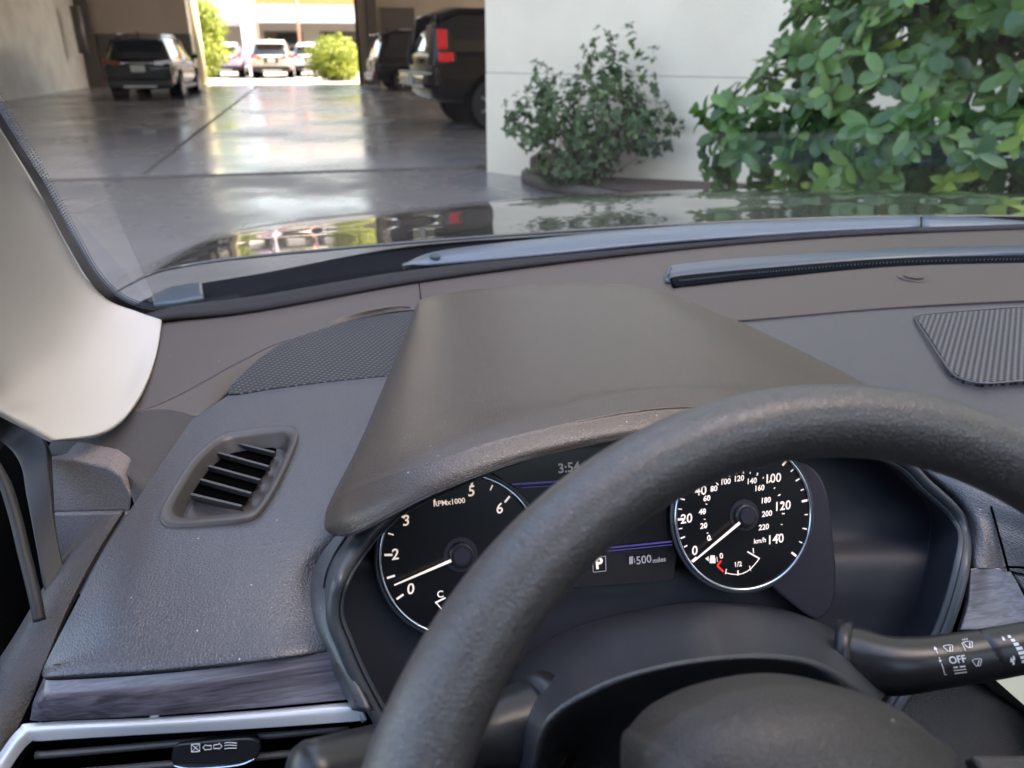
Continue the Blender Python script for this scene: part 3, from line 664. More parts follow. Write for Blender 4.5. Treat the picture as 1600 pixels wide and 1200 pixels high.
ven_out = [(428, 666), (455, 666), (466, 675), (462, 695), (440, 745), (412, 793), (385, 811), (330, 818), (268, 822), (251, 812), (252, 795), (275, 755), (305, 712), (345, 680), (385, 671)]
ven_in = [(424, 683), (438, 683), (443, 692), (425, 735), (398, 783), (375, 798), (330, 803), (288, 805), (283, 797), (300, 765), (330, 722), (352, 697), (385, 687)]
zf = 0
def vz(y): return -.2828 - .0042*max(0, (y-730)/80)
VO = cr([at(x, y, vz(y)) for x, y in ven_out], 60, True)
ctr = sum((Vector(p) for p in VO), Vector())/60
mid = [((p[0]-ctr.x)*.90+ctr.x, (p[1]-ctr.y)*.90+ctr.y) for p in VO]
cut(padL, mid)
VI = [(Vector(p)-ctr)*.86+ctr for p in VO]; VD = [(Vector(p)-ctr)*.74+ctr+V(0, .002, -.012) for p in VO]
def loops(name, L_, m, parent, closed=True, cap=False, smooth=True):
    n = len(L_[0]); vs = [v for l in L_ for v in l]; fs = []
    for i in range(len(L_)-1):
        for j in range(n if closed else n-1): fs.append((i*n+j, i*n+(j+1) % n, (i+1)*n+(j+1) % n, (i+1)*n+j))
    if cap: fs.append(tuple(range((len(L_)-1)*n, len(L_)*n)))
    return from_data(name, vs, fs, m, parent, smooth, fix=True)
dn = V(0, 0, -.004)
M['frame'] = mat('vent_frame_grey', (.058, .052, .052), .38, bump=('noise', 1300, .15, .0003))
vent = loops('demister_vent', [[Vector(p)+dn for p in VO], [(Vector(p)-ctr)*.995+ctr+V(0, 0, .0008) for p in VO], [(Vector(p)-ctr)*.97+ctr+V(0, 0, .0012) for p in VO], VI, [(Vector(p)-ctr)*.84+ctr+V(0, 0, -.002) for p in VO], VD], M['frame'], car)
opn = [at_y(0, 0, 1)]
OP = [(338, 712), (362, 697), (400, 693), (432, 701), (420, 728), (395, 768), (381, 788), (350, 786), (298, 776), (305, 760)]
vfl = loops('vent_floor', [VD, [(Vector(p)-ctr)*.70+ctr+V(0, .002, -.013) for p in VO]], M['frame'], vent, cap=True, smooth=False)
poly_prism('vent_shade_plate', [at(x, y, -.2945) for x, y in OP], (0, 0, -.0005), M['void'], vent)  # black plate paints in the shade inside the vent
for (a, c) in (((372, 692), (429, 706)), ((340, 706), (420, 728)), ((326, 727), (407, 749)), ((313, 748), (393, 770)), ((298, 771), (378, 790))):
    p, q = at(*a, -.2885), at(*c, -.2885); d = (q-p).normalized(); s = d.cross(V(0, 0, 1))
    poly_prism('vent_slat', [p-s*.0012, q-s*.0012, q+s*.0016, p+s*.0016], (0, .003, -.006), M['frame'], vent, bev=.0006)
# speaker meshes
def plate(name, px, z0, m, th=.0025, n=80, bev=.001):
    L_ = [at(x, y, z0(x, y) if callable(z0) else z0) for x, y in px]; L_ = [Vector(p) for p in cr(L_, n, True)]
    o = poly_prism(name, L_, (0, 0, -th-.004), m, car, bev=bev); return o
def dense(px, k=4):
    out = []
    for i in range(len(px)):
        a, c = px[i], px[(i+1) % len(px)]
        out += [(a[0]+(c[0]-a[0])*t/k, a[1]+(c[1]-a[1])*t/k) for t in range(k)]
    return out
plate('speaker_grille', [(356, 614), (378, 585), (405, 560), (440, 536), (480, 519), (530, 504), (580, 494), (640, 486), (700, 486), (680, 560), (640, 584), (600, 587), (500, 597), (420, 607)], -.2860, M['grilleL'])
plate('speaker_grille', dense([(1432, 494), (1500, 487), (1600, 480), (1760, 472), (1760, 580), (1600, 593), (1535, 597), (1505, 591), (1485, 578)], 3), lambda x, y: -.2722+(x-1425)*.0000385-(y-480)*.00003, M['grilleC'], n=120)
tube('grille_rim', cr([at(x, y, -.2720+(x-1425)*.0000385-(y-480)*.00003) for x, y in [(1760, 470), (1600, 479), (1500, 486), (1438, 492), (1431, 499), (1448, 526), (1484, 579), (1506, 593), (1537, 599), (1600, 595), (1760, 582)]], 70), .0011, M['pad'], car, n=8)
padR = net('dash_pad_centre', [
  [(760, 560, -.290), (1000, 515, -.286), (1160, 501, -.281), (1425, 479, -.2740), (1580, 470, -.268), (1750, 463, -.262)],
  [(1000, 600, -.290), (1150, 570, -.286), (1290, 560, -.282), (1460, 540, -.276), (1600, 535, -.271), (1750, 530, -.266)],
  [(1250, 660, -.292), (1330, 640, -.287), (1420, 635, -.283), (1520, 620, -.278), (1620, 620, -.274), (1750, 625, -.270)],
  [(1385, 712, -.298), (1420, 716, -.290), (1465, 722, -.287), (1530, 740, -.286), (1620, 770, -.287), (1750, 800, -.288)],
  [(1480, 790, -.318), (1505, 800, -.308), (1525, 810, -.305), (1552, 820, -.306), (1640, 850, -.309), (1750, 880, -.311)],
  [(1500, 880, -.338), (1518, 886, -.328), (1540, 888, -.326), (1572, 890, -.328), (1650, 910, -.331), (1750, 930, -.333)]],
  90, 70, M['pad'], car, thick=.006, bev=.001)
# seam between centre pad and the stack, and the lower face of the stack
tube('pad_seam', cr([at(1533, 740, -.2855), at(1548, 790, -.2965), at(1562, 840, -.3105), at(1576, 893, -.3265)], 20), .0009, M['void'], car, n=6)
tube('pad_seam', cr([at(1572, 886, -.3255), at(1600, 887, -.3245), at(1680, 897, -.3255)], 10), .0008, M['void'], car, n=6)
net('stack_face', [[(1580, 893, -.330), (1640, 910, -.332), (1750, 930, -.334)], [(1625, 965, -.350), (1680, 985, -.352), (1750, 1000, -.354)], [(1640, 1040, -.37), (1700, 1060, -.37), (1760, 1080, -.37)]], 20, 20, M['pad'], car, thick=.005)
net('wood_trim_right', [
  [(1517, 888, -.3265), (1545, 886, -.3265), (1578, 890, -.327)],
  [(1516, 905, -.332), (1550, 903, -.332), (1590, 910, -.333)],
  [(1512, 945, -.345), (1560, 944, -.345), (1612, 952, -.346)],
  [(1500, 985, -.357), (1560, 985, -.357), (1640, 990, -.358)]], 24, 24, M['woodL'], car, thick=.005, bev=.001)
# defroster strip
net('defroster_strip', [
  [(1046, 424, -.2735), (1060, 413, -.2705), (1200, 400, -.266), (1400, 388, -.260), (1620, 383, -.252), (1750, 383, -.247)],
  [(1040, 436, -.273), (1058, 424, -.2695), (1200, 410, -.265), (1400, 397, -.259), (1620, 392, -.251), (1750, 392, -.246)],
  [(1048, 443, -.2775), (1062, 432, -.2735), (1200, 418, -.269), (1400, 404, -.263), (1620, 398, -.255), (1750, 398, -.250)]],
  70, 10, M['strip'], car, thick=.004, bev=.001)
sl_ = net('defroster_slot', [
  [(1048, 440, -.2750), (1062, 431, -.2720), (1200, 418, -.2675), (1400, 403, -.2620), (1620, 398, -.2540), (1750, 398, -.2490)],
  [(1052, 448, -.2762), (1066, 446, -.2755), (1200, 432, -.2720), (1400, 416, -.2660), (1620, 411, -.2580), (1750, 411, -.2530)]],
  70, 3, M['cowl'], car, thick=.003)
b = bmesh.new()
A = cr([at(*p) for p in [(1062, 439, -.2732), (1200, 425, -.2692), (1400, 410, -.2635), (1620, 405, -.2555), (1750, 405, -.2505)]], 150)
for i in range(0, 149):
    p = Vector(A[i]); d = (Vector(A[i+1])-p).normalized(); box(b, p, (.0006, .0045, .0016), Matrix.Rotation(math.atan2(d.y, d.x)-.6, 4, 'Z'))
from_bm('slot_fins', b, M['strip'], sl_)
b = bmesh.new(); p = at(1428, 432, -.2640); cyl(b, p-V(0, 0, .006), p+V(0, 0, .0018), .0115, n=30); sn = from_bm('light_sensor', b, M['hood'], car, False); mods(sn, bev=.001)
b = bmesh.new(); p = at(1430, 434, -.2662); cyl(b, p-V(0, 0, .004), p+V(0, 0, .001), .021, n=40); mods(from_bm('sensor_ring', b, M['deck'], sn), bev=.0008)

# --- hood over the instruments
hood = net('instrument_hood', [
  [(650, 486, -.289), (658, 468, -.283), (715, 456, -.279), (850, 445, -.276), (980, 445, -.276), (1065, 466, -.281), (1120, 492, -.288)],
  [(640, 505, -.289), (658, 478, -.270), (715, 459, -.259), (850, 448, -.256), (980, 450, -.257), (1078, 478, -.266), (1165, 503, -.288)],
  [(618, 555, -.289), (648, 520, -.262), (715, 500, -.246), (860, 485, -.243), (1010, 485, -.244), (1120, 505, -.256), (1220, 528, -.288)],
  [(592, 618, -.289), (628, 575, -.256), (710, 558, -.236), (865, 540, -.232), (1050, 535, -.234), (1190, 550, -.250), (1290, 562, -.288)],
  [(560, 695, -.286), (592, 655, -.250), (690, 630, -.227), (860, 610, -.221), (1060, 595, -.223), (1250, 600, -.243), (1370, 606, -.285)],
  [(524, 765, -.274), (560, 727, -.243), (672, 690, -.2190), (845, 640, -.212), (1060, 607, -.2135), (1290, 630, -.234), (1420, 650, -.278)],
  [(510, 797, -.270), (550, 760, -.2425), (664, 720, -.2190), (838, 667, -.2105), (1060, 632, -.2120), (1295, 648, -.234), (1440, 680, -.278)],
  [(508, 806, -.2695), (550, 772, -.2430), (666, 729, -.2200), (840, 677, -.2120), (1060, 641, -.2140), (1295, 656, -.2355), (1440, 686, -.279)],
  [(508, 826, -.2705), (553, 804, -.2480), (676, 752, -.2250), (845, 699, -.2170), (1060, 663, -.2190), (1298, 676, -.2400), (1446, 706, -.284)],
  [(522, 838, -.2750), (562, 832, -.2560), (690, 768, -.2300), (852, 712, -.2220), (1060, 678, -.2240), (1300, 694, -.245), (1448, 716, -.289)]],
  150, 130, M['hood'], car, thick=.004)
lip = [(522, 838, -.2752), (562, 832, -.2562), (690, 768, -.2302), (852, 712, -.2222), (1060, 678, -.2242), (1300, 694, -.2452), (1448, 716, -.2892)]
lip = [at(*p) for p in lip]
net3('hood_underside', [lip, [p + V(.10*(.157-p.x), .03, -.003) for p in lip], [p + V(.35*(.157-p.x), .075, -.014) for p in lip]], 60, 8, M['navy'], car, thick=.002)

# --- instrument cluster
KC = V(.157, .4031, EYE-.2935); KT = rad(24); KX = V(1, 0, 0); KY = V(0, math.sin(KT), math.cos(KT)); KN = V(0, -math.cos(KT), math.sin(KT))
def kp(px, py, off=0.0): return on_plane(px, py, KC+KN*off, KN)
outl = [(625, 785), (598, 808), (572, 832), (545, 868), (524, 903), (513, 938), (513, 975), (528, 1015), (552, 1070), (590, 1140), (640, 1230), (800, 1290), (1100, 1290), (1330, 1200), (1430, 1085), (1478, 1010), (1503, 945), (1517, 885), (1518, 835), (1505, 798), (1460, 755), (1400, 706), (1250, 668), (1050, 660), (850, 690), (710, 745)]
cl = car
O = [Vector(p) for p in cr([kp(x, y, .042-.030*min(1, max(0, (900-y)/80))) for x, y in outl], 140, True)]
oc = sum(O, Vector())/140
def inset(P, d, off):
    n = len(P); out = []
    for i in range(n):
        t = (P[(i+1) % n]-P[i-1]).normalized(); s = t.cross(KN).normalized()
        if (oc-P[i]).dot(s) < 0: s = -s
        out.append(P[i] + s*d + KN*off)
    return out
bz = loops('cluster_bezel', [inset(O, -.003, -.05), inset(O, -.001, -.003), inset(O, .0005, 0), inset(O, .003, .001), inset(O, .0058, -.0005), inset(O, .0066, -.004)], M['bezel'], car)
loops('bezel_lip', [inset(O, .0066, -.004), inset(O, .0072, -.0022), inset(O, .0082, -.0022), inset(O, .0090, -.006)], M['bezel'], bz)
loops('cluster_recess', [inset(O, .0090, -.006), inset(O, .005, -.02), inset(O, .000, -.036), inset(O, -.003, -.043)], M['navy'], car)
loops('cluster_backplate', [inset(O, -.004, -.0425)] + [[p.lerp(oc+KN*-.0437, t) + KN*-.0437*(1-t) for p in O] for t in (.3, .5, .7, .9)], M['navy'], car, cap=True)
pod = [(1238, 716), (1275, 735), (1293, 770), (1302, 830), (1308, 905), (1302, 945), (1283, 967), (1262, 962), (1205, 915), (1180, 880), (1180, 760), (1200, 722)]
PD = [Vector(p) for p in cr([kp(x, y, .006) for x, y in pod], 60, True)]
poly_prism('gauge_pod', PD, KN*-.012, M['pod'], car, bev=.002)
Rk = .0502
def dial(name, cx, parent, blue=False):
    c = KC + KX*cx
    b = bmesh.new(); cyl(b, c-KN*.006, c+KN*.0068, Rk-.0012, n=96); d = from_bm(name, b, M['face'], parent)
    pts = [c + KN*.0075 + (KX*math.cos(a) + KY*math.sin(a))*Rk for a in [2*math.pi*i/96 for i in range(96)]]
    tube('dial_ring', pts, .0011, M['chrome'], d, n=10, closed=True)
    pts = [c + KN*.0058 + (KX*math.cos(a) + KY*math.sin(a))*(Rk+.0020) for a in [2*math.pi*i/96 for i in range(96)]]
    tube('dial_outer_ring', pts, .0014, M['bezel'], d, n=8, closed=True)
    b = bmesh.new(); cyl(b, c+KN*.0068, c+KN*.011, .0085, .0078, n=32); hb = from_bm('needle_hub', b, M['satin'], d); mods(hb, bev=.0012)
    b = bmesh.new(); cyl(b, c+KN*.011, c+KN*.0122, .0052, n=24); cyl(b, c+KN*.0068 , c+KN*.0075, .0108, n=32); from_bm('hub_cap', b, M['pod'], d)
    return d, c
ZF = .0071
def dp(px, py): return kp(px, py, ZF+.0001)
def ang(c, px, py):
    v = kp(px, py, ZF)-c; return math.atan2(v.dot(KY), v.dot(KX))
def dirv(a): return KX*math.cos(a)+KY*math.sin(a)
tach, ct = dial('tachometer', -.0977, car)
spd, cs = dial('speedometer', .0977, car)
def ticks(name, c, specs, m, parent):
    b = bmesh.new()
    for a, r0, r1, w_ in specs: strip(b, c+KN*ZF+dirv(a)*r0, c+KN*ZF+dirv(a)*r1, w_, KN)
    return mods(from_bm(name, b, m, parent), thick=.0003, off=1)
ta = {0: ang(ct, 640, 922), 2: ang(ct, 617, 867), 3: ang(ct, 633, 815), 5: ang(ct, 735, 768), 6: ang(ct, 780, 795)}
a0 = math.atan2(math.sin(ta[0]), math.cos(ta[0]))+(2*math.pi if ta[0] < 0 else 0); a6 = ta[6]
a2 = ta[2] if ta[2] > 0 else ta[2]+2*math.pi
TA = lambda k: a2 + (a6-a2)*(k-2)/4 if k >= 2 else a0 + (a2-a0)*k/2
sp = [(TA(k), .0425, .0475, .0013) for k in (0, 1, 2, 3, 5, 6)] + [(TA(k+.5), .0440, .0475, .0008) for k in (2, 3, 4, 5)]
ticks('scale_marks', ct, sp, M['white'], tach)
ticks('red_zone_marks', ct, [(TA(6.6+.28*k), .0425, .0475, .0018) for k in range(6)], M['red'], tach)
b = bmesh.new()
for s, x, y in (('0', 641, 921), ('2', 617, 867), ('3', 634, 814), ('5', 736, 768), ('6', 780, 795)): textbm(b, s, dp(x, y), .0094, KX, KY, .00014, .12)
textbm(b, '4', ct+KN*ZF+dirv(TA(4)+.05)*.0405, .0094, KX, KY, .00014, .12); textbm(b, '7', ct+KN*ZF+dirv(TA(7))*.035, .0094, KX, KY, .00014, .12); textbm(b, '8', ct+KN*ZF+dirv(TA(8))*.035, .0094, KX, KY, .00014, .12)
textbm(b, 'RPMx1000', dp(702, 785), .0046, KX, KY, .0001)
from_bm('numerals', b, M['white'], tach)
b = bmesh.new(); textbm(b, 'C', dp(688, 929), .0060, KX, KY, .0001)
strip(b, dp(680, 942), dp(696, 934), .0011, KN); strip(b, dp(681, 941), dp(691, 953), .0007, KN)
from_bm('temperature_marks', b, M['white'], tach)
def needle(name, c, px, py, parent):
    tip = kp(px, py, .0118); d = (tip-(c+KN*.0118)).normalized(); s = d.cross(KN)
    p = c+KN*.0112+d*.0072
    poly_prism(name, [p-s*.0009, tip-s*.0004, tip+s*.0004, p+s*.0009], KN*.0008, M['white'], parent)
needle('needle', ct, 616, 914, tach); needle('needle', cs, 1082, 878, spd)
sa0, sa20, sa100, sa120, sa140 = [ang(cs, *p) for p in ((1085, 861), (1070, 811), (1207, 748), (1222, 791), (1211, 843))]
if sa0 < 0: sa0 += 2*math.pi
if sa20 < 0: sa20 += 2*math.pi
SA = lambda v: sa0 + (sa20-sa0)*v/20 if v < 20 else sa20+(sa100-sa20)*(v-20)/80 if v < 100 else sa100+(sa120-sa100)*(v-100)/20 if v < 120 else sa120+(sa140-sa120)*(v-120)/20
sp = [(SA(v)+(.10 if v == 0 else 0), .0443, .0486, .0015) for v in range(0, 141, 20)] + [(SA(v), .0452, .0484, .0009) for v in range(10, 140, 20)] + [(SA(v), .0458, .0482, .0007) for v in range(5, 140, 10)]
ticks('scale_marks', cs, sp, M['white'], spd)
ticks('kilometre_marks', cs, [(SA(v*.6214), .0285, .0305, .0008) for v in range(0, 221, 20)]+[(SA(v*.6214), .0285, .0297, .0006) for v in range(10, 220, 20)], M['white'], spd)
b = bmesh.new()
for s, x, y in (('0', 1085, 861), ('20', 1072, 811), ('100', 1207, 748), ('120', 1222, 791), ('140', 1211, 843)): textbm(b, s, dp(x, y), .0086, KX, KY, .00014, .12)
for v in (40, 60, 80): textbm(b, str(v), cs+KN*ZF+dirv(SA(v)+.06)*.0365, .0086, KX, KY, .00014, .12)
for s, x, y in (('0', 1107, 841), ('20', 1099, 822), ('40', 1097, 800), ('60', 1104, 779), ('80', 1115, 764), ('100', 1133, 753), ('120', 1154, 748), ('140', 1174, 752), ('160', 1186, 763), ('180', 1196, 782), ('200', 1198, 803), ('220', 1193, 824)): textbm(b, s, dp(x, y), .0052, KX, KY, .00015, .15)
textbm(b, 'km/h', dp(1187, 845), .0046, KX, KY, .0001, .15)
from_bm('numerals', b, M['white'], spd)
b = bmesh.new()
fc = [(1121, 884), (1130, 893), (1143, 897), (1157, 897), (1170, 891), (1180, 881), (1187, 872)]
P = [Vector(p) for p in cr([dp(*q) for q in fc], 24)]
for i in range(5, 23): strip(b, P[i], P[i+1], .0006, KN)
for q, w_ in (((1135, 889), .0006), ((1153, 891), .0009), ((1171, 884), .0006)): strip(b, dp(*q), dp(q[0]+(q[0]-1153)*.10, q[1]+8), w_, KN)
strip(b, dp(1168, 862), dp(1187, 873), .0010, KN)
textbm(b, '0', dp(1127, 869), .0052, KX, KY, .0001); textbm(b, '1/2', dp(1153, 882), .0046, KX, KY, .0001); textbm(b, '1', dp(1177, 861), .0050, KX, KY, .0001)
# pump symbol: body, window, hose and the side arrow
def quad(pts): b.faces.new([b.verts.new(dp(*q)) for q in pts])
quad([(1110, 868), (1117, 868), (1117, 872), (1110, 872)]); quad([(1109, 872), (1118, 872), (1118, 880), (1109, 880)]); strip(b, dp(1120, 870), dp(1121, 878), .0004, KN)
b.faces.new([b.verts.new(dp(*q)) for q in ((1102, 873), (1107, 869), (1107, 877))])
mods(from_bm('fuel_gauge', b, M['white'], spd), thick=.0002, off=1)
b = bmesh.new(); strip(b, P[0], P[4], .0013, KN); strip(b, dp(1127, 876), dp(1121, 884), .0013, KN)
mods(from_bm('low_fuel_mark', b, M['red'], spd), thick=.0002, off=1)
# display between the dials
scr = [kp(x, y, .002) for x, y in ((770, 735), (960, 690), (1060, 700), (1052, 900), (760, 930), (800, 820))]
dsp = poly_prism('driver_display', [kp(800, 700, .002), kp(1080, 672, .002), kp(1052, 905, .002), kp(815, 925, .002)], KN*-.002, M['face'], car)
poly_prism('display_panel', [kp(768, 738, .0035), kp(870, 705, .0035), kp(1040, 690, .0035), kp(1040, 745, .0035), kp(800, 758, .0035), kp(790, 752, .0035)], KN*-.001, M['screen'], dsp)
b = bmesh.new(); strip(b, kp(800, 757, .0042), kp(1046, 741, .0042), .0011, KN); strip(b, kp(815, 762, .0042), kp(1046, 748, .0042), .0004, KN); strip(b, kp(850, 866, .0042), kp(1050, 846, .0042), .0010, KN); strip(b, kp(850, 871, .0042), kp(1050, 851, .0042), .0005, KN)
mods(from_bm('violet_lines', b, M['violet'], dsp), thick=.0003, off=1)
b = bmesh.new(); textbm(b, '3:54', kp(889, 731, .0042), .0088, KX, KY, .0002)
textbm(b, '500', kp(1006, 875, .0042), .0074, KX, KY, .0001); textbm(b, 'miles', kp(1030, 875, .0042), .0046, KX, KY, .0001)
for q in (((983, 870), (989, 869), (989, 881), (983, 882)),): b.faces.new([b.verts.new(kp(x, y, .0042)) for x, y in q])
strip(b, kp(991, 872, .0042), kp(992, 880, .0042), .0004, KN)
from_bm('display_text', b, M['whitedim'], dsp)
b = bmesh.new(); textbm(b, 'P', kp(936, 881, .0042), .0098, KX, KY, .0004)
from_bm('gear_letter', b, M['white'], dsp)
b = bmesh.new(); q = [kp(x, y, .0042) for x, y in ((926, 871), (946, 869), (947, 892), (927, 894))]
for i in range(4): strip(b, q[i], q[(i+1) % 4], .0005, KN)
from_bm('gear_frame', b, M['whitedim'], dsp)

# --- steering wheel
WC = V(.1636, .130, EYE-.2688); WT = rad(36.1); WX = V(1, 0, 0); WY = V(0, math.sin(WT), math.cos(WT)); WN = V(0, -math.cos(WT), math.sin(WT))
sw = bpy.data.objects.new('steering_wheel', None); C.objects.link(sw); sw.parent = car; sw.location = WC
n = 220; q = 40; vs = []; fs = []
for i in range(n):
    a = 2*math.pi*i/n; d = WX*math.cos(a)+WY*math.sin(a); deg = math.degrees(a)
    r = .0141+.0019*(math.cos(2*a)*.5+.5) + .0012*math.exp(-((deg-165)/22)**2) + .0012*math.exp(-((deg-15)/22)**2)
    for k in range(q):
        t = 2*math.pi*k/q; vs.append(d*(.1716+r*math.cos(t)) + WN*(r*1.06*math.sin(t)))
for i in range(n):
    for k in range(q): fs.append((i*q+k, i*q+(k+1) % q, ((i+1) % n)*q+(k+1) % q, ((i+1) % n)*q+k))
from_data('rim', vs, fs, M['rim'], sw, True)
hp = [(1005, 1190), (1022, 1155), (1060, 1117), (1130, 1085), (1230, 1066), (1320, 1074), (1400, 1105), (1455, 1145), (1500, 1190)]
top = [on_plane(x, y, WC+WN*-.006, WN)-WC for x, y in hp]
tt = [(p.dot(WX), p.dot(WY)) for p in top]
uR, vR = tt[-1]; uL, vL = tt[0]
outp = tt + [(uR+.004, vR-.03), (uR-.002, vR-.07), (uR-.04, vR-.10), ((uR+uL)/2, vR-.11), (uL+.035, vL-.10), (uL+.002, vL-.065), (uL-.003, vL-.03)]
hl = [np.array((u, v)) for u, v in cr(outp, 90, True)]; hc = sum(hl)/90
def hloop(s, off): return [WX*float((p[0]-hc[0])*s+hc[0]) + WY*float((p[1]-hc[1])*s+hc[1]) + WN*off for p in hl]
loops('horn_pad', [hloop(1.0, -.030), hloop(1.0, -.008), hloop(.985, -.005), hloop(.93, .001), hloop(.8, .008), hloop(.6, .014), hloop(.35, .018), hloop(.1, .019)], M['hub'], sw, cap=True)
for s in (-1, 1):
    net3('spoke', [[WX*s*.055+WY*.040+WN*-.016, WX*s*.10+WY*.034+WN*-.013, WX*s*.14+WY*.040+WN*-.006, WX*s*.160+WY*.052],
                   [WX*s*.055+WY*.020+WN*-.008, WX*s*.10+WY*.018+WN*-.006, WX*s*.14+WY*.018+WN*-.002, WX*s*.164+WY*.018+WN*.002],
                   [WX*s*.055+WY*-.020+WN*-.008, WX*s*.10+WY*-.014+WN*-.006, WX*s*.14+WY*-.014+WN*-.002, WX*s*.164+WY*-.018+WN*.002],
                   [WX*s*.055+WY*-.036+WN*-.018, WX*s*.10+WY*-.030+WN*-.016, WX*s*.14+WY*-.034+WN*-.008, WX*s*.160+WY*-.044]], 30, 20, M['hub'], sw, thick=.008, off=-s, bev=.002)
net3('spoke', [[WX*-.022+WY*-.06+WN*-.012, WX*-.018+WY*-.11+WN*-.012, WX*-.024+WY*-.165], [WX*.022+WY*-.06+WN*-.012, WX*.018+WY*-.11+WN*-.012, WX*.024+WY*-.165]], 20, 6, M['hub'], sw, thick=.008)

# --- column shroud and stalks
def Y_(rows): return [[at_y(*p) for p in r] for r in rows]
net3('column_shroud', Y_([
  [(700, 1160, .38), (800, 1045, .38), (900, 980, .38), (1050, 945, .38), (1150, 942, .38), (1245, 956, .38), (1305, 985, .375), (1360, 1040, .37)],
  [(750, 1170, .30), (820, 1080, .30), (920, 1012, .30), (1040, 980, .30), (1150, 973, .30), (1250, 984, .30), (1315, 1010, .30), (1385, 1070, .30)],
  [(815, 1200, .25), (845, 1115, .25), (920, 1062, .25), (1010, 1032, .25), (1110, 1015, .25), (1210, 1012, .25), (1290, 1030, .25), (1380, 1090, .25)],
  [(828, 1210, .238), (855, 1128, .238), (930, 1078, .238), (1012, 1048, .238), (1112, 1030, .238), (1208, 1027, .238), (1282, 1043, .238), (1355, 1100, .238)],
  [(850, 1225, .242), (875, 1145, .242), (940, 1096, .242), (1020, 1066, .242), (1115, 1049, .242), (1200, 1046, .242), (1268, 1062, .242), (1330, 1115, .242)],
  [(880, 1260, .262), (915, 1190, .262), (970, 1140, .262), (1040, 1112, .262), (1120, 1100, .262), (1190, 1100, .262), (1245, 1118, .262), (1300, 1170, .262)],
  [(950, 1330, .27), (980, 1270, .27), (1020, 1230, .27), (1070, 1210, .27), (1130, 1200, .27), (1190, 1200, .27), (1225, 1215, .27), (1260, 1250, .27)]]),
  120, 80, M['shroud'], car, thick=.003)
def cylwrap(p0, d, r, up):
    # wrap flat artwork (u along the stalk, v round it) on to its surface; up = outward normal at v=0
    d = d.normalized(); up = (up - d*up.dot(d)).normalized(); side = d.cross(up)
    side = -side if side.z < 0 else side
    return lambda u, v: p0 + d*u + up*(r*math.cos(v/r)) + side*(r*math.sin(v/r))
# right stalk (wipers)
A0, A1, A2, A3 = at_y(1325, 1028, .285), at_y(1400, 1040, .270), at_y(1520, 1026, .262), at_y(1700, 995, .250)
rs = tube('wiper_stalk', cr([A0, A1, A2, (A2+A3)/2], 24), list(np.interp(np.linspace(0, 1, 24), [0, .15, .5, 1], [.0185, .0175, .0140, .0130])), M['satin'], car, n=28)
tube('stalk_dial', cr([A2+(A3-A2)*.03, A3], 8), .0134, M['satin'], rs, n=28)
tube('stalk_collar', [A0+(A0-A1).normalized()*.006, A0+(A1-A0).normalized()*.002], .0205, M['black'], rs, n=28)
camp = V(0, 0, EYE)
b = bmesh.new()
o_ = at_y(1478, 1040, .264); dd = (A2-A1).normalized(); W1 = cylwrap(A1+(A2-A1)*.64, dd, .0149, camp-o_)
def wq(pts, W_): b.faces.new([b.verts.new(W_(x*.001, y*.001)) for x, y in pts])
def wline(x0, y0, x1, y1, w_, W_):
    dx, dy = x1-x0, y1-y0; l = math.hypot(dx, dy); ox, oy = -dy/l*w_/2, dx/l*w_/2; k = max(1, int(l/1.5))
    for i in range(k):
        a, c = i/k, (i+1)/k; wq([(x0+dx*a-ox, y0+dy*a-oy), (x0+dx*c-ox, y0+dy*c-oy), (x0+dx*c+ox, y0+dy*c+oy), (x0+dx*a+ox, y0+dy*a+oy)], W_)
def wiper_icon(x, y, W_, s=1.0, pump=False):
    P = [(-3*s, 2*s), (-1.2*s, 2.6*s), (1.2*s, 2.6*s), (3*s, 2*s), (1.3*s, -1.6*s), (-1.3*s, -1.6*s)]
    for i in range(6): wline(x+P[i][0], y+P[i][1], x+P[(i+1) % 6][0], y+P[(i+1) % 6][1], .35, W_)
    wline(x-.2*s, y-1.4*s, x+1.2*s, y+1.5*s, .5, W_)
    if pump:
        for k in (-1.6, -.5, .6): wline(x+k, y+3.2, x+k+.5, y+4.1, .4, W_)
textbm(b, 'OFF', None, .0052, None, None, .00008, wrap=lambda u, v: W1(u-.0005, v-.0008))
wiper_icon(-2.5, 5.2, W1, .85); wiper_icon(8.5, 6.0, W1, .85, True); wiper_icon(9.5, -3.6, W1, .85)
wline(-9.5, 6.2, -9.5, 3.6, .5, W1); wline(-9.5, 1.6, -9.5, .9, .6, W1); wline(-9.3, -1.4, -8.6, -7.6, .45, W1); wline(-8.6, -7.6, -7.4, -7.6, .4, W1)
wq([(-10.6, 5.6), (-8.4, 5.6), (-9.5, 7.6)], W1); wq([(-10.3, -.2), (-9.5, .6), (-8.7, -.2), (-9.5, -1.0)], W1)
wline(-3.6, -4.4, -1.2, -4.4, .7, W1); wline(-.2, -4.4, 2.8, -4.4, .7, W1); wline(-3.6, -6.0, 3.0, -6.0, .5, W1); wline(-3.4, -7.6, 3.2, -7.6, .5, W1)
wline(5.4, 7.6, 5.4, 3.2, .35, W1)
W2 = cylwrap(A2+(A3-A2)*.30, (A3-A2).normalized(), .01365, camp-A2)
for k in range(7): x0 = -2.2+k*.28; wline(x0+k*0, 7.0-k*2.3, x0+1.5+k*.55, 7.0-k*2.3, 1.6, W2)
for x, y in ((-5.0, 6.2), (-5.6, -5.2), (-4.2, -4.4), (-4.8, -6.8)): wq([(x-.8, y-.8), (x+.5, y-.9), (x+.7, y+.6), (x, y+1.8), (x-.5, y+.6)], W2)
from_bm('stalk_print', b, M['print'], rs)
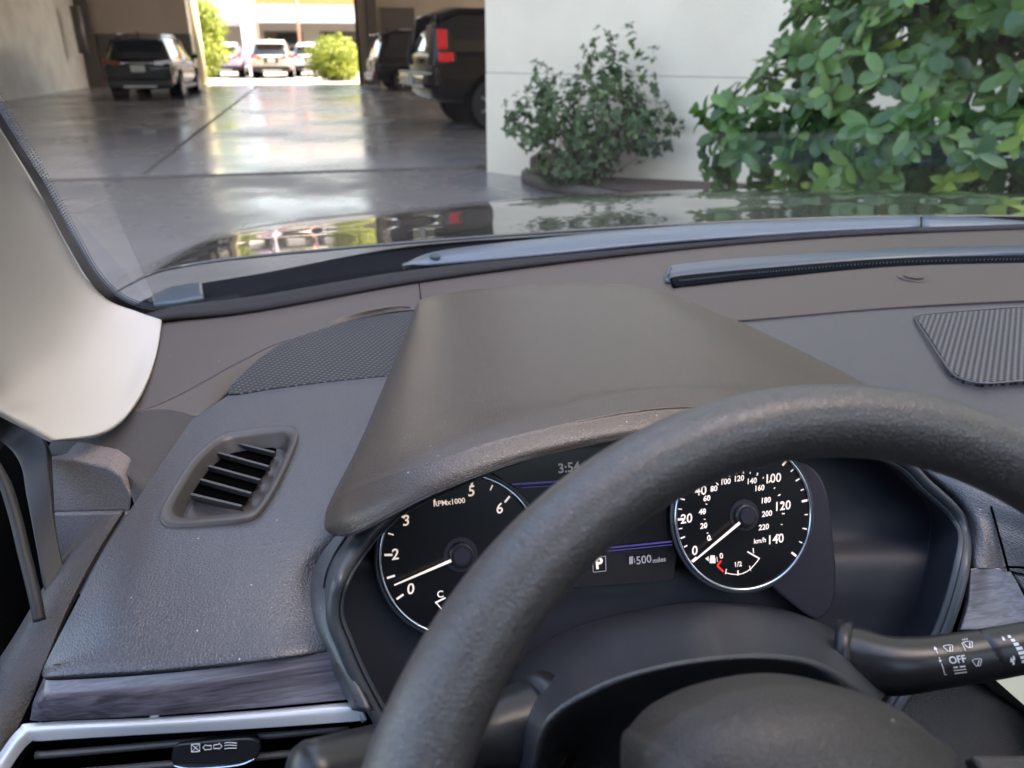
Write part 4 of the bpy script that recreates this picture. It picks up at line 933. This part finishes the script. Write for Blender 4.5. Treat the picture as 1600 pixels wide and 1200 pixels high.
# left stalk (lights)
B0, B1, B2, B3 = at_y(830, 1135, .275), at_y(700, 1165, .262), at_y(590, 1190, .25), at_y(452, 1225, .235)
ls = tube('light_stalk', cr([B0, B1, B2], 20), list(np.interp(np.linspace(0, 1, 20), [0, .3, 1], [.0225, .0165, .014])), M['satin'], car, n=28)
kb_ = tube('light_stalk_knob', cr([B2+(B1-B2)*.2, B2+(B3-B2)*.35, B3], 14), list(np.interp(np.linspace(0, 1, 14), [0, .1, .85, .95, 1], [.0135, .0155, .0150, .0125, .006])), M['satin'], ls, n=28)
tube('stalk_collar', [B0+(B0-B1).normalized()*.010, B0-(B0-B1).normalized()*.002], .0255, M['black'], ls, n=32)
W3 = cylwrap(B2+(B3-B2)*.12, (B2-B3).normalized(), .0158, camp-B2); b = bmesh.new()
textbm(b, 'O', None, .0075, None, None, 0, wrap=lambda u, v: W3(u, v+.004)); textbm(b, 'A', None, .0048, None, None, 0, wrap=lambda u, v: W3(u, v-.005))
from_bm('stalk_print', b, M['print'], ls)

# --- left end of the dash: wood, silver strip, vent
net('cluster_side_trim', [
  [(500, 800, -.298), (540, 815, -.294), (600, 810, -.288)], [(494, 860, -.302), (520, 860, -.298), (560, 862, -.294)], [(484, 925, -.309), (500, 925, -.305), (522, 925, -.301)],
  [(494, 985, -.317), (508, 984, -.313), (524, 984, -.311)], [(515, 1035, -.327), (526, 1035, -.322), (540, 1035, -.320)], [(550, 1110, -.345), (562, 1112, -.340), (576, 1112, -.337)]], 14, 50, M['shroud'], car, thick=.004)
net('wood_trim_left', [
  [(68, 1060, -.324), (90, 1063, -.322), (240, 1054, -.321), (400, 1036, -.321), (528, 1016, -.322)],
  [(60, 1078, -.330), (85, 1083, -.327), (240, 1073, -.326), (400, 1055, -.326), (535, 1035, -.327)],
  [(51, 1100, -.337), (75, 1106, -.335), (240, 1096, -.334), (400, 1078, -.334), (545, 1062, -.335)],
  [(48, 1120, -.345), (65, 1126, -.344), (240, 1118, -.343), (400, 1106, -.343), (553, 1092, -.343)]],
  90, 24, M['woodL'], car, thick=.006, bev=.0012)
net('silver_strip', [
  [(-10, 1190, -.362), (28, 1140, -.350), (60, 1129, -.3475), (240, 1121, -.3465), (400, 1110, -.3465), (545, 1098, -.3465), (566, 1105, -.350)],
  [(-4, 1200, -.362), (34, 1150, -.350), (66, 1139, -.348), (240, 1131, -.347), (400, 1120, -.347), (548, 1108, -.347), (570, 1114, -.351)],
  [(8, 1212, -.368), (44, 1163, -.357), (76, 1157, -.355), (240, 1147, -.354), (400, 1138, -.354), (555, 1127, -.354), (574, 1124, -.355)]],
  90, 10, M['silver'], car, thick=.003, bev=.0008)
vb = net('air_vent', [
  [(60, 1160, -.356), (240, 1151, -.356), (400, 1141, -.356), (562, 1130, -.356)],
  [(30, 1200, -.42), (240, 1190, -.42), (400, 1180, -.42), (580, 1165, -.42)], [(20, 1300, -.44), (240, 1300, -.44), (400, 1290, -.44), (600, 1280, -.44)]], 20, 6, M['void'], car, thick=.002)  # black back sheet stands in for the shade behind the slats
for dy, z in ((0, -.366), (32, -.378)):
    tube('vent_slat', cr([at(56, 1180+dy, z), at(120, 1175+dy, z), at(300, 1159+dy, z), at(450, 1146+dy, z), at(545, 1136+dy, z)], 20), .0022, M['frame'], vb, n=10)
tab = [(268, 1178), (275, 1164), (300, 1160), (380, 1153), (402, 1158), (406, 1172), (398, 1188), (370, 1196), (285, 1204), (270, 1195)]
tb = poly_prism('vent_thumb_tab', [Vector(p) for p in cr([at(x, y, -.3605-.02*(y-1155)/50) for x, y in tab], 40, True)], (0, .012, -.006), M['satin'], vb, bev=.0015)
tube('tab_chrome', cr([at(270, 1196, -.3775), at(300, 1201, -.378), at(370, 1196, -.377), at(398, 1186, -.3735)], 14), .0009, M['chrome'], tb, n=8)
b = bmesh.new(); tz = lambda y: -.3597-.02*(y-1155)/50
def tl(x0, y0, x1, y1, w_=.00035): strip(b, at(x0, y0, tz(y0)), at(x1, y1, tz(y1)), w_, V(0, -.7, .7))
for a in ((299, 1163, 312, 1162), (312, 1162, 312, 1174), (312, 1174, 299, 1175), (299, 1175, 299, 1163), (299, 1163, 312, 1174), (312, 1162, 299, 1175),
          (317, 1168, 322, 1163), (317, 1168, 322, 1173), (322, 1165, 330, 1165), (322, 1171, 330, 1171), (330, 1165, 330, 1171), (347, 1166, 342, 1161), (347, 1166, 342, 1171), (342, 1163, 334, 1164), (342, 1169, 334, 1170), (334, 1164, 334, 1170),
          (351, 1161, 356, 1160), (356, 1160, 370, 1161), (351, 1165, 356, 1164), (356, 1164, 370, 1165), (351, 1170, 356, 1169), (356, 1169, 370, 1169)): tl(*a)
mods(from_bm('tab_print', b, M['print'], tb), thick=.0002, off=0)

# --- side of the dash, pillar and door
net('dash_side_cover', [
  [(80, 690, -.2850), (150, 680, -.2850), (190, 655, -.2855), (215, 641, -.2862), (245, 637, -.2880), (280, 643, -.2925), (318, 650, -.2985)],
  [(75, 700, -.2855), (130, 694, -.2855), (180, 686, -.2858), (215, 672, -.287), (245, 678, -.290), (275, 692, -.2945), (296, 700, -.2985)],
  [(70, 709, -.286), (120, 712, -.286), (172, 724, -.286), (195, 730, -.288), (215, 740, -.291), (240, 758, -.296), (258, 768, -.300)],
  [(71, 714, -.2885), (120, 718, -.2885), (171, 730, -.2885), (190, 739, -.2905), (200, 760, -.296), (207, 780, -.302), (214, 800, -.308)]],
  50, 30, M['grain'], car, thick=.004, bev=.001)
poly_prism('dash_end_panel', [at_y(x, y, .592-.057*(x-68)/138) for x, y in ((68, 712), (120, 719), (170, 730), (190, 744), (206, 776), (203, 799), (82, 801))], (0, .03, 0), M['speck'], car, bev=.002)
poly_prism('fuse_cover', [at_y(x, y, .588-.057*(x-68)/138) for x, y in ((83, 804), (205, 802), (205, 870), (150, 960), (105, 905), (94, 870))], (0, .03, 0), M['speck'], car, bev=.001)
net('dash_edge_strip', [
  [(196, 802, -.302), (170, 815, -.303), (140, 830, -.315)],
  [(155, 870, -.309), (120, 872, -.311), (90, 900, -.325)],
  [(110, 955, -.320), (68, 965, -.322), (30, 1000, -.338)],
  [(74, 1040, -.336), (25, 1040, -.336), (-20, 1080, -.352)],
  [(48, 1095, -.350), (0, 1115, -.350), (-40, 1150, -.366)],
  [(-4, 1195, -.368), (-40, 1220, -.368), (-80, 1250, -.386)]], 20, 50, M['grain'], car, thick=.004, bev=.001)
net3('pillar_trim', [[at(*p) for p in [(253, 500, -.2850), (247, 540, -.2815), (234, 583, -.2790), (213, 625, -.2770), (187, 658, -.273), (150, 678, -.268), (83, 688, -.258)]]] + Y_([
  [(215, 487, .90), (205, 545, .79), (180, 600, .70), (130, 650, .60), (50, 668, .55)],
  [(165, 466, .875), (140, 515, .78), (110, 570, .69), (65, 620, .585), (0, 644, .54)],
  [(120, 412, .815), (88, 470, .72), (50, 530, .63), (0, 580, .55), (-70, 615, .51)],
  [(54, 287, .655), (10, 350, .57), (-50, 420, .50), (-120, 490, .44), (-200, 540, .41)],
  [(-4, 188, .515), (-60, 250, .45), (-140, 320, .39), (-230, 380, .34), (-340, 430, .31)],
  [(-164, -62, .30), (-260, 0, .25), (-380, 60, .21), (-520, 110, .18), (-700, 150, .16)]]) + [[V(-.165, .10, 1.465), V(-.20, .06, 1.455), V(-.24, .02, 1.44), V(-.28, -.03, 1.425), V(-.325, -.08, 1.41)]], 50, 100, M['pillar'], car, thick=.004)
net3('door_seal', Y_([
  [(-340, 430, .315), (-200, 540, .415), (-70, 612, .535), (0, 640, .59), (45, 662, .60), (70, 692, .575), (75, 740, .54), (84, 810, .505), (98, 880, .475), (108, 920, .46)],
  [(-400, 500, .31), (-240, 590, .41), (-90, 650, .53), (-20, 674, .58), (12, 697, .585), (32, 728, .56), (40, 772, .53), (52, 832, .495), (66, 898, .465), (78, 940, .45)]]), 90, 8, M['doorseal'], car, thick=.006, bev=.001)
tube('door_gasket', cr([at_y(*p) for p in ((-120, 650, .50), (-40, 690, .50), (2, 745, .485), (22, 800, .47), (38, 865, .45), (54, 930, .43), (62, 970, .42))], 50), .0035, M['doorseal'], car, n=10)
dr = boxobj('door', (-.335, .22, .66), (.05, 1.79, .56), M['door'], car, bev=.02)
boxobj('door_armrest', (.05-.02, .0, -.05), (.06, .7, .07), M['door'], dr, bev=.02).location = (-.28, 0, .70)
dr.data.update()
boxobj('door', (1.30, -.05, .66), (.05, 1.25, .56), M['door'], car, bev=.02)
boxobj('rear_door', (-.335, -1.15, .66), (.05, .9, .56), M['door'], car, bev=.02); boxobj('rear_door', (1.30, -1.15, .66), (.05, .9, .56), M['door'], car, bev=.02)
for x in (-.27, 1.24): boxobj('centre_pillar', (x, -.62, 1.18), (.06, .14, .56), M['pillar'], car, bev=.02); boxobj('rear_pillar', (x, -1.75, 1.15), (.10, .45, .56), M['pillar'], car, bev=.03)
boxobj('pillar_trim', (1.25, .48, 1.24), (.07, 1.05, .09), M['pillar'], car, bev=.03, rot=Matrix.Rotation(rad(-31), 4, 'X'))
for nm, z_, th, mm in (('roof', 1.505, .03, 'paint'), ('roof_lining', 1.478, .02, 'headliner')):
    o = boxobj(nm, (.5, .0, z_), (1.6, .20, th), M[mm], car, bev=.006)
    boxobj(nm, (.5, -1.45, z_), (1.6, .90, th), M[mm], car, bev=.006)
    boxobj(nm, (-.09, -.55, z_), (.42, .896, th), M[mm], car, bev=.006); boxobj(nm, (1.09, -.55, z_), (.42, .896, th), M[mm], car, bev=.006)
boxobj('added_sunroof_glass', (.5, -.55, 1.515), (.78, .91, .006), M['sideglass'], car)  # unseen sunroof, added and sized to let overhead sky light in
boxobj('cabin_floor', (.5, -.4, .28), (1.66, 3.0, .06), M['void'], car); boxobj('bulkhead', (.5, 1.02, .58), (1.44, .04, .66), M['void'], car)
boxobj('dash_filler_block', (.5, .76, .80), (1.36, .42, .20), M['void'], car); boxobj('lower_filler_block', (.62, .50, .62), (1.2, .22, .44), M['void'], car)  # unseen black filler boxes, added under the dash to block light leaks
boxobj('rear_shelf', (.5, -1.75, .92), (1.5, .5, .05), M['seat'], car); boxobj('tailgate', (.5, -2.0, .70), (1.6, .06, .5), M['door'], car)
for i, x in enumerate((.16, .86)):
    st_ = boxobj('front_seat', (x, -.35, .55), (.50, .52, .16), M['seat'], car, bev=.05); boxobj('backrest', (x, -.68, .88), (.48, .14, .62), M['seat'], st_, bev=.05, rot=Matrix.Rotation(rad(14), 4, 'X'))
    boxobj('headrest', (x, -.78, 1.27), (.26, .10, .18), M['seat'], st_, bev=.04)
boxobj('rear_bench', (.5, -1.3, .58), (1.4, .5, .18), M['seat'], car, bev=.05); boxobj('bench_backrest', (.5, -1.56, .86), (1.4, .14, .6), M['seat'], car, bev=.05)
boxobj('centre_console', (.5, -.05, .66), (.22, .7, .22), M['door'], car, bev=.03)
# lower leathery panel, screen in the middle of the dash
net3('lower_dash_pad', Y_([[(1340, 1060, .36), (1450, 1040, .36), (1530, 1020, .36), (1650, 1040, .37)], [(1340, 1150, .34), (1450, 1120, .34), (1560, 1100, .34), (1660, 1130, .35)], [(1340, 1260, .30), (1450, 1260, .30), (1560, 1260, .30), (1660, 1260, .31)]]), 30, 24, M['grain'], car, thick=.004)
sc_ = poly_prism('centre_screen', [at_y(x, y, .335) for x, y in ((1528, 1062), (1610, 1040), (1800, 1060), (1800, 1240), (1610, 1122))], (0, .012, 0), M['black'], car, bev=.002)
poly_prism('map_display', [at_y(x, y, .333) for x, y in ((1556, 1063), (1612, 1052), (1780, 1070), (1780, 1210), (1612, 1112))], (0, .001, 0), M['nav'], sc_)

# --- passenger side of the dash, beyond the edge of the picture
def run(p, xs, drop=0): return [p] + [V(x, p.y - .5*max(0, x-.85)**2, p.z - drop - .06*max(0, x-1.0)) for x in xs]
XS = (1.0, 1.12, 1.24)
eb = [at(*p) for p in ((1750, 350, -.25), (1750, 395, -.252), (1750, 432, -.255), (1750, 462, -.258))]
net3('dash_deck', [run(p, [max(p.x+.05*k, x) for k, x in enumerate(XS, 1)]) for p in eb], 30, 20, M['deck'], car, thick=.006)
ep = [at(*p) for p in ((1750, 463, -.262), (1750, 530, -.266), (1750, 625, -.270), (1750, 800, -.288), (1750, 880, -.311), (1750, 930, -.333))]
net3('dash_pad_passenger', [[p, V(.5*p.x+.5, max(p.y, .46), p.z), V(1.05, max(p.y, .47)-.01, p.z-.004), V(1.24, max(p.y, .48)-.05, p.z-.016)] for p in ep] + [[V(p.x, p.y, z) for p in (ep[-1], V(.8, .45, 0), V(1.05, .45, 0), V(1.24, .42, 0))] for z in (EYE-.40, EYE-.52)], 40, 60, M['pad'], car, thick=.006)
boxobj('glovebox', (.92, .44, .62), (.52, .10, .24), M['pad'], car, bev=.015)
boxobj('centre_stack', (.58, .44, .72), (.24, .12, .40), M['satin'], car, bev=.015)
